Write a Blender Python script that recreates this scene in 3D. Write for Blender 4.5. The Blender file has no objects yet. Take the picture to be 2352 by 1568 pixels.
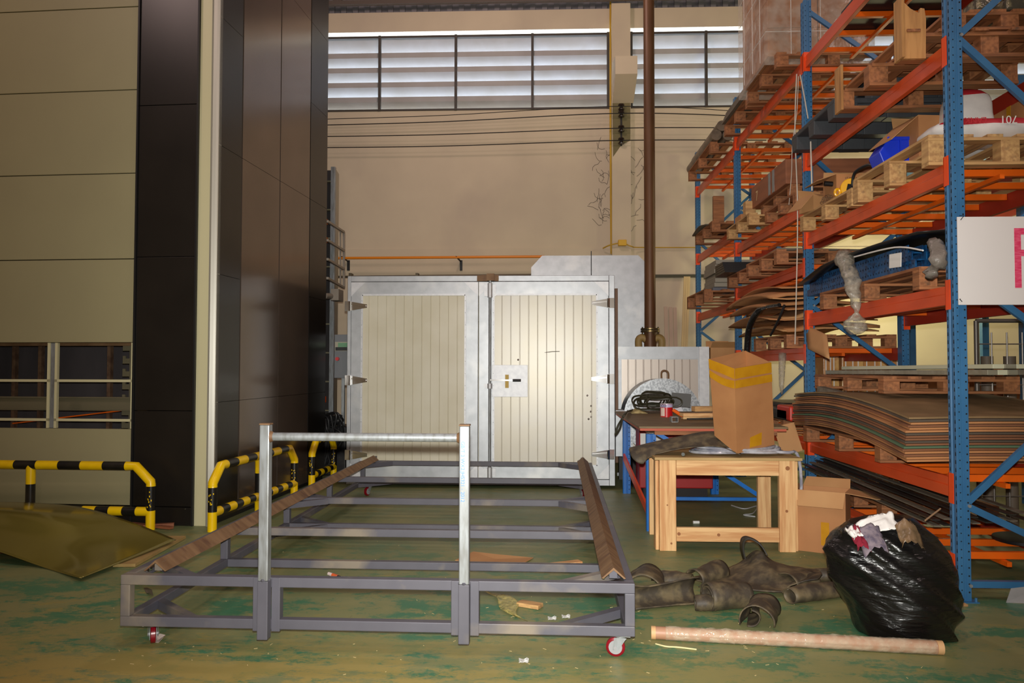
import bpy, math, random
from mathutils import Vector, Matrix, noise
import numpy as np
random.seed(7)
SC = bpy.context.scene
COL = SC.collection
# ------------------------------------------------------------------ camera
CAM_H = 1.45; FPX = 1800.0; CX, CY = 1176.0, 784.0; VX, VY = 1249.0, 842.0
_d = np.array([(VX-CX)/FPX, (VY-CY)/FPX, 1.0]); _d /= np.linalg.norm(_d)
_u = np.array([0., -1., 0.]); _u -= _u@_d*_d; _u /= np.linalg.norm(_u)
_r = np.cross(_d, _u); _r = _r if _r[0] > 0 else -_r
RM = np.array([_r, _d, _u])
cam_d = bpy.data.cameras.new('camera'); cam = bpy.data.objects.new('camera', cam_d); COL.objects.link(cam)
cam_d.sensor_width = 36; cam_d.lens = FPX/2352*36; cam_d.clip_start = .05; cam_d.clip_end = 200
cam.matrix_world = Matrix([[RM[i][0], -RM[i][1], -RM[i][2], (0, 0, CAM_H)[i]] for i in range(3)]+[[0, 0, 0, 1]])
SC.camera = cam
def ray(px, py): return RM@np.array([(px-CX)/FPX, (py-CY)/FPX, 1.0])
def PZ(px, py, z=0.0): r = ray(px, py); t = (z-CAM_H)/r[2]; return Vector((r[0]*t, r[1]*t, z))
def PY(px, py, y): r = ray(px, py); t = y/r[1]; return Vector((r[0]*t, y, r[2]*t+CAM_H))
def PX(px, py, x): r = ray(px, py); t = x/r[0]; return Vector((x, r[1]*t, r[2]*t+CAM_H))
# ------------------------------------------------------------------ world, lights, exposure
def S(*c):
    o = []
    for v in c:
        v /= 255.0; o.append(v/12.92 if v <= .04045 else ((v+.055)/1.055)**2.4)
    return (*o, 1.0)
w = bpy.data.worlds.new('sky'); SC.world = w; w.use_nodes = True
w.node_tree.nodes['Background'].inputs[0].default_value = (.70, .84, 1, 1)
w.node_tree.nodes['Background'].inputs[1].default_value = 9.0
vs = SC.view_settings; vs.view_transform = 'Standard'; vs.look = 'None'; vs.gamma = 1; vs.use_curve_mapping = False; vs.exposure = 0.0
def light(name, kind, loc, power, color, aim=None, **k):
    l = bpy.data.lights.new(name, kind); l.energy = power; l.color = color
    for a, b in k.items(): setattr(l, a, b)
    o = bpy.data.objects.new(name, l); COL.objects.link(o); o.location = loc
    if aim is not None: o.rotation_euler = (Vector(aim)-Vector(loc)).to_track_quat('-Z', 'Y').to_euler()
    return o
light('camera_flash', 'SPOT', (.0, .02, CAM_H+.10), 1500, (1.0, .98, .92), aim=(-.1, 10, 1.75), spot_size=math.radians(88), spot_blend=1.0, shadow_soft_size=.025)
for i, (x, y) in enumerate([(-6, 3), (0, 1.5), (6, 2), (-1.0, 9.0), (0, -4)]):
    light('hall_lamp', 'POINT', (x, y, 7.3), 215, (1.0, .74, .68), shadow_soft_size=.35)
for (x, y, z) in [(6.3, 10.2, 4.6), (5.4, 12.0, 2.6)]: light('rack_wall_fill', 'POINT', (x, y, z), 110, (1.0, .93, .52), shadow_soft_size=.3)  # unseen fill lights added to brighten and yellow the wall behind the rack
# ------------------------------------------------------------------ materials
MATS = {}
def mat(name, col, rough=.6, metal=0.0, col2=None, scale=6.0, amt=(.4, .6), bump=0.0, bscale=None, stretch=(1, 1, 1), spec=None, coord='Object', detail=5, alpha=None, col3=None, scale3=1.5, amt3=(.55, .7)):
    if name in MATS: return MATS[name]
    m = bpy.data.materials.new(name); m.use_nodes = True; nt = m.node_tree; N = nt.nodes; L = nt.links
    b = N['Principled BSDF']; b.inputs['Base Color'].default_value = col; b.inputs['Roughness'].default_value = rough; b.inputs['Metallic'].default_value = metal
    if spec is not None: b.inputs['Specular IOR Level'].default_value = spec
    tc = N.new('ShaderNodeTexCoord'); mp = N.new('ShaderNodeMapping'); mp.inputs['Scale'].default_value = stretch
    L.new(tc.outputs[coord], mp.inputs['Vector'])
    def nz(sc, det=detail):
        n = N.new('ShaderNodeTexNoise'); n.inputs['Scale'].default_value = sc; n.inputs['Detail'].default_value = det
        L.new(mp.outputs[0], n.inputs['Vector']); return n
    src = None
    if col2:
        n = nz(scale); mr = N.new('ShaderNodeMapRange'); mr.inputs[1].default_value = amt[0]; mr.inputs[2].default_value = amt[1]
        L.new(n.outputs['Fac'], mr.inputs[0]); mx = N.new('ShaderNodeMix'); mx.data_type = 'RGBA'
        mx.inputs[6].default_value = col; mx.inputs[7].default_value = col2
        L.new(mr.outputs[0], mx.inputs[0]); src = mx.outputs[2]
        if col3:
            n3 = nz(scale3); m3 = N.new('ShaderNodeMapRange'); m3.inputs[1].default_value = amt3[0]; m3.inputs[2].default_value = amt3[1]
            L.new(n3.outputs['Fac'], m3.inputs[0]); x3 = N.new('ShaderNodeMix'); x3.data_type = 'RGBA'
            L.new(src, x3.inputs[6]); x3.inputs[7].default_value = col3; L.new(m3.outputs[0], x3.inputs[0]); src = x3.outputs[2]
        L.new(src, b.inputs['Base Color'])
    if bump:
        n = nz(bscale or scale*3); bp = N.new('ShaderNodeBump'); bp.inputs['Strength'].default_value = bump; bp.inputs['Distance'].default_value = .01
        L.new(n.outputs['Fac'], bp.inputs['Height']); L.new(bp.outputs[0], b.inputs['Normal'])
    if alpha is not None:
        t = N.new('ShaderNodeBsdfTransparent'); x = N.new('ShaderNodeMixShader'); out = N['Material Output']
        n = nz((bscale or 20)*1.0); mr = N.new('ShaderNodeMapRange'); mr.inputs[1].default_value = .35; mr.inputs[2].default_value = .75
        mr.inputs[3].default_value = alpha*.35; mr.inputs[4].default_value = min(1, alpha*2.2)
        L.new(n.outputs['Fac'], mr.inputs[0]); L.new(mr.outputs[0], x.inputs[0]); L.new(t.outputs[0], x.inputs[1]); L.new(b.outputs[0], x.inputs[2]); L.new(x.outputs[0], out.inputs[0])
    MATS[name] = m; return m
def wood(name, c1, c2, c3=None, st=(2, 24, 24), rough=.7, sc=2.2):
    return mat(name, c1, rough, 0, c2, sc, (.38, .66), bump=.12, bscale=sc*2, stretch=st, col3=c3, scale3=1.2, amt3=(.58, .75))
PINE = wood('fresh pine', S(226, 180, 122), S(196, 140, 84), S(180, 120, 70), st=(1, 1, 1), sc=14)
MATS.pop('fresh pine')
# pine boards: grain bands stretched along the board (separate versions for the three board directions)
PINEX = wood('pine grain x', S(232, 190, 135), S(205, 150, 98), S(190, 132, 80), st=(1.2, 16, 16))
PINEZ = wood('pine grain z', S(232, 190, 135), S(205, 150, 98), S(190, 132, 80), st=(16, 16, 1.2))
OLDX = wood('weathered pallet wood x', S(170, 112, 70), S(132, 84, 52), S(92, 68, 48), st=(1.5, 16, 16))
OLDY = wood('weathered pallet wood y', S(170, 112, 70), S(132, 84, 52), S(92, 68, 48), st=(16, 1.5, 16))
NEWX = wood('pale pallet wood x', S(205, 164, 108), S(170, 128, 82), S(138, 108, 76), st=(1.5, 16, 16))
NEWY = wood('pale pallet wood y', S(205, 164, 108), S(170, 128, 82), S(138, 108, 76), st=(16, 1.5, 16))
CARD = mat('corrugated cardboard', S(186, 132, 84), .75, 0, S(170, 116, 72), 3, (.3, .7), bump=.05, bscale=40)
CARDL = mat('pale cardboard', S(196, 150, 100), .75, 0, S(182, 132, 84), 3, (.3, .7))
CARDD = mat('brown cardboard shade', S(150, 98, 58), .8, 0, S(128, 82, 50), 4, (.3, .7))
TAPE = mat('yellow packing tape', S(205, 150, 30), .25, 0, S(190, 132, 24), 9, (.3, .7))
GALV = mat('galvanised sheet steel', S(182, 186, 190), .44, .6, S(170, 174, 178), 9, (.35, .65), bump=.02, bscale=3, col3=S(196, 198, 198), scale3=2.5)
GALVB = mat('bright galvanised trim', S(212, 214, 216), .5, .5, S(200, 202, 206), 20, (.35, .65))
SPANG = mat('spangled galvanised duct', S(176, 180, 184), .36, .7, S(140, 144, 148), 40, (.42, .58), bump=.03, bscale=40)
ZINC = mat('zinc pipe', S(152, 157, 160), .45, .45, S(128, 130, 128), 14, (.4, .68), stretch=(3, 3, .6))
CREAM = mat('cream coated sandwich panel', S(220, 216, 196), .42, 0, S(206, 200, 174), 2, (.3, .7), bump=.03, bscale=1.6)
CREAM2 = mat('cream coated dented panel', S(206, 203, 192), .36, .11, S(206, 200, 180), 2, (.3, .7), bump=.10, bscale=1.2)
MCREAM = mat('khaki cream machine panel', S(158, 152, 116), .5, 0, S(152, 146, 112), 1.2, (.3, .7))
MCREAMT = mat('pale machine trim', S(205, 200, 160), .4)
MBLACK = mat('black coated machine panel', S(30, 27, 24), .33, .2, S(38, 34, 30), 2, (.3, .7))
MGREY = mat('brown grey brushed machine panel', S(116, 101, 90), .2, .6, S(104, 91, 80), 1.5, (.3, .7), bump=.02, bscale=1.2)
BLK = mat('black rubber', S(22, 22, 23), .5)
BLKP = mat('black plastic strip', S(26, 26, 28), .35, 0, S(60, 58, 50), 5, (.5, .8))
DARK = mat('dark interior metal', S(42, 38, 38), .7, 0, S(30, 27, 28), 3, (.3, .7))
BLUE = mat('rack blue paint', S(58, 112, 156), .38, 0, S(48, 100, 144), 5, (.35, .7))
BLUE2 = mat('bright blue paint', S(22, 110, 196), .36, 0, S(30, 96, 170), 6, (.4, .7))
HOLE = mat('punched hole dark', S(12, 18, 26), .9)
BEAM = mat('rack beam orange', S(222, 84, 36), .36, 0, S(205, 72, 30), 3, (.3, .7), stretch=(3, .5, 3))
BEAMR = mat('rack beam red', S(176, 50, 30), .45, 0, S(160, 44, 26), 3, (.3, .7))
CONN = mat('beam connector orange', S(240, 78, 24), .4)
BARO = mat('support bar orange', S(238, 104, 6), .45, 0, S(222, 92, 6), 4, (.3, .7))
TGREY = mat('trolley grey paint', S(90, 89, 98), .5, 0, S(82, 81, 90), 6, (.3, .7), bump=.02, bscale=60, col3=S(132, 122, 108), scale3=2.2)
TDUST = mat('dusty grey paint', S(128, 120, 106), .6, 0, S(150, 134, 106), 3, (.35, .65))
RUST = mat('rusted angle iron', S(112, 82, 54), .65, .15, S(136, 106, 74), 5, (.35, .65), bump=.08, bscale=14, stretch=(1, 2.5, 1), col3=S(96, 66, 46), scale3=6)
YEL = mat('safety yellow paint', S(250, 208, 8), .32, 0, S(236, 188, 10), 7, (.45, .75))
BLKB = mat('barrier black paint', S(24, 23, 22), .32, 0, S(52, 46, 34), 6, (.45, .8))
RUBBER = mat('dusty rubber sheeting', S(64, 56, 45), .6, 0, S(108, 95, 70), 11, (.42, .62), bump=.3, bscale=26, col3=S(34, 31, 27), scale3=5, stretch=(1, 1, 1))
RUBIN = mat('rubber inner side', S(44, 42, 38), .55, 0, S(62, 58, 48), 6, (.4, .7))
WHITE = mat('white paper', S(232, 230, 226), .6)
RED = mat('red paint', S(196, 22, 28), .35)
BROWNP = mat('rust brown flue pipe', S(104, 70, 42), .5, .2, S(88, 58, 34), 3, (.35, .65), bump=.05, bscale=20, stretch=(3, 3, .5))
PLASTG = mat('dark grey plastic', S(62, 66, 70), .55, 0, S(54, 57, 62), 6, (.3, .7), bump=.1, bscale=60)
CHROME = mat('chrome', S(225, 225, 225), .14, 1)
FILM = mat('clear stretch film', S(225, 215, 200), .12, 0, bump=.8, bscale=9, alpha=.13, detail=6)
BUBBLE = mat('bubble wrap', S(176, 168, 152), .3, 0, bump=.4, bscale=24, alpha=.5)
DKSHEET = mat('black flat stock', S(46, 46, 48), .4, .2, S(64, 60, 52), 3, (.35, .7))
ALU = mat('dull aluminium profile', S(170, 166, 148), .45, .3, S(150, 144, 124), 3, (.3, .7), stretch=(.4, 6, 6))
GREYW = mat('grey weathered timber', S(118, 110, 96), .7, 0, S(96, 88, 74), 5, (.3, .7), stretch=(.6, 8, 8))
PLY = mat('plywood edge layers', S(176, 124, 78), .75, 0, S(116, 80, 52), 3, (.4, .6), stretch=(.3, .3, 60))
PLYTOP = mat('dusty hardboard face', S(150, 122, 84), .7, 0, S(120, 96, 64), 3, (.3, .7))
OLIVE = mat('dusty painted steel sheet', S(128, 118, 54), .17, .3, S(118, 108, 50), 1.5, (.3, .7), bump=.015, bscale=1.5)
# ------------------------------------------------------------------ mesh builder
class MB:
    def __init__(s): s.v = []; s.f = []; s.mi = []; s.k = 0
    def add(s, vs_, fs_, k=None):
        o = len(s.v); s.v += [Vector(v) for v in vs_]; s.f += [tuple(i+o for i in f) for f in fs_]; s.mi += [s.k if k is None else k]*len(fs_); return s
    def box(s, x0, x1, y0, y1, z0, z1, M=None, k=None):
        x0, x1 = sorted((x0, x1)); y0, y1 = sorted((y0, y1)); z0, z1 = sorted((z0, z1))
        v = [Vector(p) for p in ((x0, y0, z0), (x1, y0, z0), (x1, y1, z0), (x0, y1, z0), (x0, y0, z1), (x1, y0, z1), (x1, y1, z1), (x0, y1, z1))]
        if M is not None: v = [M@p for p in v]
        return s.add(v, [(0, 3, 2, 1), (4, 5, 6, 7), (0, 1, 5, 4), (1, 2, 6, 5), (2, 3, 7, 6), (3, 0, 4, 7)], k)
    def bar(s, p0, p1, w, h, up=(0, 0, 1), k=None):
        p0 = Vector(p0); p1 = Vector(p1); d = (p1-p0); L = d.length; d.normalize(); up = Vector(up)
        if abs(d.dot(up)) > .98: up = Vector((0, 1, 0))
        x = d.cross(up).normalized(); z = x.cross(d).normalized()
        M = Matrix(((d.x, x.x, z.x, p0.x), (d.y, x.y, z.y, p0.y), (d.z, x.z, z.z, p0.z), (0, 0, 0, 1)))
        return s.box(0, L, -w/2, w/2, -h/2, h/2, M, k)
    def tube(s, pts, r, n=10, caps=True, k=None, closed=False):
        pts = [Vector(p) for p in pts]; rs = r if isinstance(r, (list, tuple)) else [r]*len(pts); rings = []; prev = None; N = len(pts)
        for i, p in enumerate(pts):
            a = pts[i-1] if i else (pts[-1] if closed else p); b = pts[(i+1) % N] if (i < N-1 or closed) else p
            d = (b-a); d = d.normalized() if d.length > 1e-9 else Vector((0, 0, 1))
            if prev is None:
                q = Vector((0, 0, 1)) if abs(d.z) < .9 else Vector((1, 0, 0)); x = d.cross(q).normalized()
            else: x = (prev-d*prev.dot(d)).normalized()
            prev = x; y = d.cross(x)
            rings.append([p+(x*math.cos(2*math.pi*j/n)+y*math.sin(2*math.pi*j/n))*rs[i] for j in range(n)])
        v = [q for R_ in rings for q in R_]; f = []
        for i in range(N if closed else N-1):
            o = i*n; o2 = ((i+1) % N)*n
            for j in range(n): f.append((o+j, o+(j+1) % n, o2+(j+1) % n, o2+j))
        if caps and not closed: f += [tuple(reversed(range(n))), tuple(range((N-1)*n, N*n))]
        return s.add(v, f, k)
    def cyl(s, p0, p1, r, n=16, r1=None, k=None): return s.tube([p0, p1], [r, r if r1 is None else r1], n, k=k)
    def prism(s, poly, p0, ex, ey, ez, L, k=None):
        """closed 2-D outline poly in axes ex,ey, extruded L along ez from p0"""
        p0 = Vector(p0); ex = Vector(ex); ey = Vector(ey); ez = Vector(ez); n = len(poly)
        v = [p0+ex*a+ey*b for a, b in poly]+[p0+ex*a+ey*b+ez*L for a, b in poly]
        f = [tuple(reversed(range(n))), tuple(range(n, 2*n))]+[(i, (i+1) % n, (i+1) % n+n, i+n) for i in range(n)]
        return s.add(v, f, k)
    def grid(s, G, th=.002, k=None, dirv=None):
        """thick sheet from a grid of points"""
        a = len(G); b = len(G[0]); P = [[Vector(p) for p in r] for r in G]; Nn = []
        for i in range(a):
            for j in range(b):
                du = P[min(i+1, a-1)][j]-P[max(i-1, 0)][j]; dv = P[i][min(j+1, b-1)]-P[i][max(j-1, 0)]
                n = du.cross(dv); n = n.normalized() if n.length > 1e-12 else Vector((0, 0, 1)); Nn.append(n)
        top = [p for r in P for p in r]; bot = [p-n*th for p, n in zip(top, Nn)]; m = a*b; f = []
        for i in range(a-1):
            for j in range(b-1):
                q = (i*b+j, (i+1)*b+j, (i+1)*b+j+1, i*b+j+1); f.append(q); f.append(tuple(m+x for x in reversed(q)))
        for i in range(a-1):
            for j in (0, b-1):
                q = (i*b+j, (i+1)*b+j, m+(i+1)*b+j, m+i*b+j); f.append(q if j else tuple(reversed(q)))
        for j in range(b-1):
            for i in (0, a-1):
                q = (i*b+j, i*b+j+1, m+i*b+j+1, m+i*b+j); f.append(q if i == 0 else tuple(reversed(q)))
        return s.add(top+bot, f, k)
    def build(s, name, mats, parent=None, smooth=False, bevel=0, world=False, label=None, at=None, fix=False):
        if not isinstance(mats, (list, tuple)): mats = [mats]
        vv = s.v
        if parent is not None and world:
            p = parent; IM = None
            while p.parent is not None: p = p.parent
            IM = p.matrix_basis.inverted(); vv = [IM@v for v in vv]
        o_loc = None
        if parent is None:
            if at is None:
                xs = [v.x for v in vv]; ys = [v.y for v in vv]; zs = [v.z for v in vv]
                o_loc = Vector(((min(xs)+max(xs))/2, (min(ys)+max(ys))/2, min(zs)))
            else: o_loc = Vector(at)
            vv = [v-o_loc for v in vv]
        me = bpy.data.meshes.new(name); me.from_pydata([tuple(v) for v in vv], [], s.f)
        for m in mats: me.materials.append(m)
        if len(mats) > 1:
            for p, k in zip(me.polygons, s.mi): p.material_index = k
        if fix:
            import bmesh
            bm = bmesh.new(); bm.from_mesh(me); bmesh.ops.recalc_face_normals(bm, faces=bm.faces); bm.to_mesh(me); bm.free()
        if smooth:
            for p in me.polygons: p.use_smooth = True
            if smooth != 'all': me.set_sharp_from_angle(angle=math.radians(40))
        me.update()
        o = bpy.data.objects.new(name, me); COL.objects.link(o)
        if parent is not None: o.parent = parent
        else: o.location = o_loc
        if bevel:
            b = o.modifiers.new('bevel', 'BEVEL'); b.width = bevel; b.segments = 2; b.limit_method = 'ANGLE'; b.angle_limit = math.radians(40)
        if label: o['label'] = label
        return o
def tag(o, label=None, cat=None, group=None, kind=None):
    if label: o['label'] = label
    if cat: o['category'] = cat
    if group: o['group'] = group
    if kind: o['kind'] = kind
    return o
def thing(name, label, cat, loc=(0, 0, 0), rotz=0.0, group=None):
    o = bpy.data.objects.new(name, None); COL.objects.link(o); o.empty_display_size = .1
    o.location = loc; o.rotation_euler = (0, 0, rotz)
    o.matrix_basis = Matrix.Translation(loc)@Matrix.Rotation(rotz, 4, 'Z')
    return tag(o, label, cat, group)
def dup(root, loc, rotz, label, group=None):
    def cp(o, par):
        c = o.copy(); COL.objects.link(c); c.parent = par
        for ch in o.children: cp(ch, c)
        return c
    r = cp(root, None); r.location = loc; r.rotation_euler = (0, 0, rotz); r['label'] = label
    if group: r['group'] = group
    return r
def struct(mb, name, m, **k):
    o = mb.build(name, m, **k); o['kind'] = 'structure'; return o
def text(body, size, M4, m, parent, name='lettering', world=True, label=None, ext=.0006, bold=0):
    c = bpy.data.curves.new('t', 'FONT'); c.body = body; c.size = size; c.extrude = ext; c.align_x = 'CENTER'; c.align_y = 'CENTER'; c.offset = bold
    t = bpy.data.objects.new('t', c); COL.objects.link(t); dg = bpy.context.evaluated_depsgraph_get(); dg.update()
    me = bpy.data.meshes.new_from_object(t.evaluated_get(dg)); bpy.data.objects.remove(t)
    mb = MB(); mb.add([M4@v.co for v in me.vertices], [tuple(p.vertices) for p in me.polygons])
    return mb.build(name, m, parent, world=world, label=label)
def frameM(o, ex, ey):
    ex = Vector(ex).normalized(); ey = Vector(ey).normalized(); ez = ex.cross(ey)
    return Matrix(((ex.x, ey.x, ez.x, o[0]), (ex.y, ey.y, ez.y, o[1]), (ex.z, ey.z, ez.z, o[2]), (0, 0, 0, 1)))
def nz(x, y=0, z=0, s=1): return noise.noise(Vector((x*s, y*s, z*s)))
def spline(P, n=8):
    P = [Vector(p) for p in P]; out = []
    for i in range(len(P)-1):
        a = P[max(i-1, 0)]; b = P[i]; c = P[i+1]; d = P[min(i+2, len(P)-1)]
        for j in range(n):
            t = j/n; out.append(.5*((2*b)+(c-a)*t+(2*a-5*b+4*c-d)*t*t+(3*b-3*c+d-a)*t**3))
    out.append(P[-1]); return out
# ================================================================== SETTING
WY = 13.6
FLOORM = bpy.data.materials.new('worn green epoxy floor'); FLOORM.use_nodes = True
def _floor(m):
    nt = m.node_tree; N = nt.nodes; L = nt.links; b = N['Principled BSDF']; tc = N.new('ShaderNodeTexCoord')
    def noi(sc, st, det=6, rough=.6):
        mp = N.new('ShaderNodeMapping'); mp.inputs['Scale'].default_value = st; L.new(tc.outputs['Object'], mp.inputs['Vector'])
        n = N.new('ShaderNodeTexNoise'); n.inputs['Scale'].default_value = sc; n.inputs['Detail'].default_value = det; n.inputs['Roughness'].default_value = rough
        L.new(mp.outputs[0], n.inputs['Vector']); return n.outputs['Fac']
    def ramp(src, a, b_):
        r = N.new('ShaderNodeMapRange'); r.inputs[1].default_value = a; r.inputs[2].default_value = b_; L.new(src, r.inputs[0]); return r.outputs[0]
    def mul(a, b_):
        r = N.new('ShaderNodeMath'); r.operation = 'MULTIPLY'; L.new(a, r.inputs[0]); L.new(b_, r.inputs[1]); return r.outputs[0]
    def mix(f, a, b_):
        x = N.new('ShaderNodeMix'); x.data_type = 'RGBA'; L.new(f, x.inputs[0])
        if isinstance(a, tuple): x.inputs[6].default_value = a
        else: L.new(a, x.inputs[6])
        x.inputs[7].default_value = b_; return x.outputs[2]
    base = mix(ramp(noi(1.1, (1, 1, 1)), .35, .65), S(114, 126, 86), S(140, 138, 90))
    green = ramp(noi(2.2, (.9, 1.3, 1), 12, .82), .50, .55)
    sx = N.new('ShaderNodeSeparateXYZ'); L.new(tc.outputs['Object'], sx.inputs[0])
    nf = N.new('ShaderNodeMapRange'); nf.inputs[1].default_value = 7.0; nf.inputs[2].default_value = 4.6; nf.inputs[3].default_value = .25; nf.inputs[4].default_value = .95; L.new(sx.outputs['Y'], nf.inputs[0])
    c = mix(mul(green, nf.outputs[0]), base, S(56, 118, 86))
    # bare worn band near the trolley front (yellow primer showing), streaked along x
    band = N.new('ShaderNodeMapRange'); band.inputs[1].default_value = 4.6; band.inputs[2].default_value = 3.5; band.inputs[3].default_value = 0; band.inputs[4].default_value = 1; L.new(sx.outputs['Y'], band.inputs[0])
    bx = N.new('ShaderNodeMapRange'); bx.inputs[1].default_value = 1.3; bx.inputs[2].default_value = -.6; bx.inputs[3].default_value = .12; bx.inputs[4].default_value = 1; L.new(sx.outputs['X'], bx.inputs[0])
    worn = ramp(noi(2.0, (.75, 1.5, 1), 12, .82), .455, .505)
    c = mix(mul(worn, mul(band.outputs[0], bx.outputs[0])), c, S(166, 146, 78))
    c = mix(mul(ramp(noi(3.6, (.7, 1.6, 1), 12, .8), .56, .62), ramp(noi(.7, (1, 1, 1), 3), .4, .6)), c, S(150, 138, 76))
    c = mix(ramp(noi(6, (2, .5, 1), 8, .8), .64, .80), c, S(66, 66, 54))
    L.new(c, b.inputs['Base Color'])
    rr = N.new('ShaderNodeMapRange'); rr.inputs[3].default_value = .34; rr.inputs[4].default_value = .6; L.new(noi(3, (1, 1, 1)), rr.inputs[0]); L.new(rr.outputs[0], b.inputs['Roughness'])
    bp = N.new('ShaderNodeBump'); bp.inputs['Strength'].default_value = .08; bp.inputs['Distance'].default_value = .01; L.new(noi(20, (1, 1, 1)), bp.inputs['Height']); L.new(bp.outputs[0], b.inputs['Normal'])
_floor(FLOORM)
struct(MB().box(-12, 12, -8, WY+.2, -.2, 0), 'floor', FLOORM, at=(0, 0, 0))
WALLM = mat('pale yellow wall plaster', S(216, 201, 174), .8, 0, S(206, 191, 166), 1.1, (.35, .7), bump=.03, bscale=8, col3=S(198, 183, 162), scale3=.5)
WALLR = mat('side wall plaster', S(190, 180, 150), .85)
DKROOF = mat('dark roof metal', S(70, 66, 64), .6, .2, S(56, 52, 50), 2, (.3, .7))
zs, zh = PY(1100, 253, WY).z, PY(1100, 70, WY).z
ztop = PY(1100, 25, WY).z
struct(MB().box(-12, 12, WY, WY+.2, 0, zs).box(-12, 12, WY, WY+.2, zh, ztop), 'wall_back', WALLM, at=(0, WY, 0))
zl = PY(1200, 571, WY).z
struct(MB().box(-12, 12, WY-.03, WY, 0, zl), 'wall_back_lower', WALLM, at=(0, WY, 0))
struct(MB().box(-12.2, -12, -8, WY+.2, 0, 8.6), 'wall_left', WALLR); struct(MB().box(12, 12.2, -8, WY+.2, 0, 8.6), 'wall_right', WALLR)
struct(MB().box(-12, 12, -8.2, -8, 0, 8.6), 'wall_rear', WALLR)
cm = MB()
for i in range(48): cm.box(-12+i*.5, -12+i*.5+.42, -8, WY+.6, 8.50, 8.54)
cm.box(-12, 12, -8, WY+.6, 8.54, 8.6)
struct(cm, 'ceiling', DKROOF)
em = MB().box(-12, 12, WY+.05, WY+.2, ztop, 8.6)
x = -12
while x < 12: em.box(x, x+.09, WY, WY+.05, ztop, 8.6); x += .21
struct(em, 'trim_1', mat('eave cladding', S(130, 128, 132), .5, .3))
tm = MB().bar((-12, WY-.25, ztop+.06), (12, WY-.25, ztop+.06), .07, .07).bar((-12, WY-.25, ztop+.55), (12, WY-.25, ztop+.55), .07, .07)
for i in range(30):
    x = -11.6+i*.8; tm.bar((x, WY-.25, ztop+.06), (x+.4, WY-.25, ztop+.55), .05, .05); tm.bar((x+.4, WY-.25, ztop+.55), (x+.8, WY-.25, ztop+.06), .05, .05)
struct(tm, 'trim_2', mat('roof truss paint', S(96, 84, 76), .6))
# --- louvre windows left and right of the column
cx0, cx1 = PY(1404, 500, WY).x, PY(1447, 500, WY).x
BLADE = mat('louvre blade', S(182, 180, 180), .6, 0, S(172, 168, 164), 3, (.3, .7))
FRM = mat('louvre frame dark', S(72, 66, 60), .6)
def louvre(n, x0, x1, mull):
    fr = MB(); fr.box(x0, x1, WY-.02, WY+.04, zs, zs+.03).box(x0, x1, WY-.02, WY+.04, zh-.12, zh-.08)
    for xm in mull: fr.box(xm-.022, xm+.022, WY-.045, WY+.02, zs, zh-.08)
    f = fr.build('window_%d' % n, FRM); f['kind'] = 'structure'
    p = (zh-.10-zs)/5; t = zh-.10
    bl = MB()
    for i in range(6):
        zt = t-i*p+.0
        if i == 0: poly = [(0.02, zt), (.03, zt), (.22, zt-p-.02), (.21, zt-p-.02)]
        elif i < 4: poly = [(.0, zt), (.012, zt), (.012, zt-.085), (.21, zt-p-.03), (.20, zt-p-.04), (.0, zt-.09)]
        elif i == 4: poly = [(.0, zt), (.012, zt), (.012, zt-.085), (.15, zt-.20), (.14, zt-.21), (.0, zt-.09)]
        else: continue
        bl.prism(poly, (x0, WY+.03, 0), (0, 1, 0), (0, 0, 1), (1, 0, 0), x1-x0)
    b = bl.build('louvre_blades', BLADE, f, world=True, fix=True)
    return f
def wx(px): return PY(px, 250, WY).x
l1 = louvre(1, -12, cx0, [wx(698), wx(872), wx(1047), wx(1223), wx(1397)])
l2 = louvre(2, cx1, 12, [wx(1450), wx(1622), wx(1795), wx(1970), wx(2145), wx(2320)])
# outside reveal above the first blade lets a white strip of daylight in
struct(MB().box(cx0, cx1, WY-.16, WY+.2, 0, ztop+.02), 'wall_pilaster', WALLM)
cz0, cz1 = PY(1430, 235, WY-.2).z, PY(1430, 123, WY-.55).z
co = MB(); a = PY(1408, 200, WY-.3).x; b = PY(1457, 200, WY-.3).x
co.prism([(-.16, cz0), (-.16, cz1), (-.75, cz1-.12), (-.75, cz1-.42)], (a, WY, 0), (0, 1, 0), (0, 0, 1), (1, 0, 0), b-a)
struct(co, 'trim_3', WALLM, fix=True)
cz = MB(); z0 = PY(1430, 360, WY-.16).z; z1 = PY(1430, 236, WY-.16).z
cz.add([(cx0+.01, WY-.163, z1), (cx1-.005, WY-.163, z1), (cx1-.005, WY-.163, z0+.28), (cx0+.16, WY-.163, z0+.2), (cx0+.02, WY-.163, z0)], [(0, 4, 3, 2, 1)])
struct(cz, 'trim_4', mat('olive grey patch', S(120, 112, 80), .9))  # flat darker patch on the pilaster face below the corbel
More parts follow.
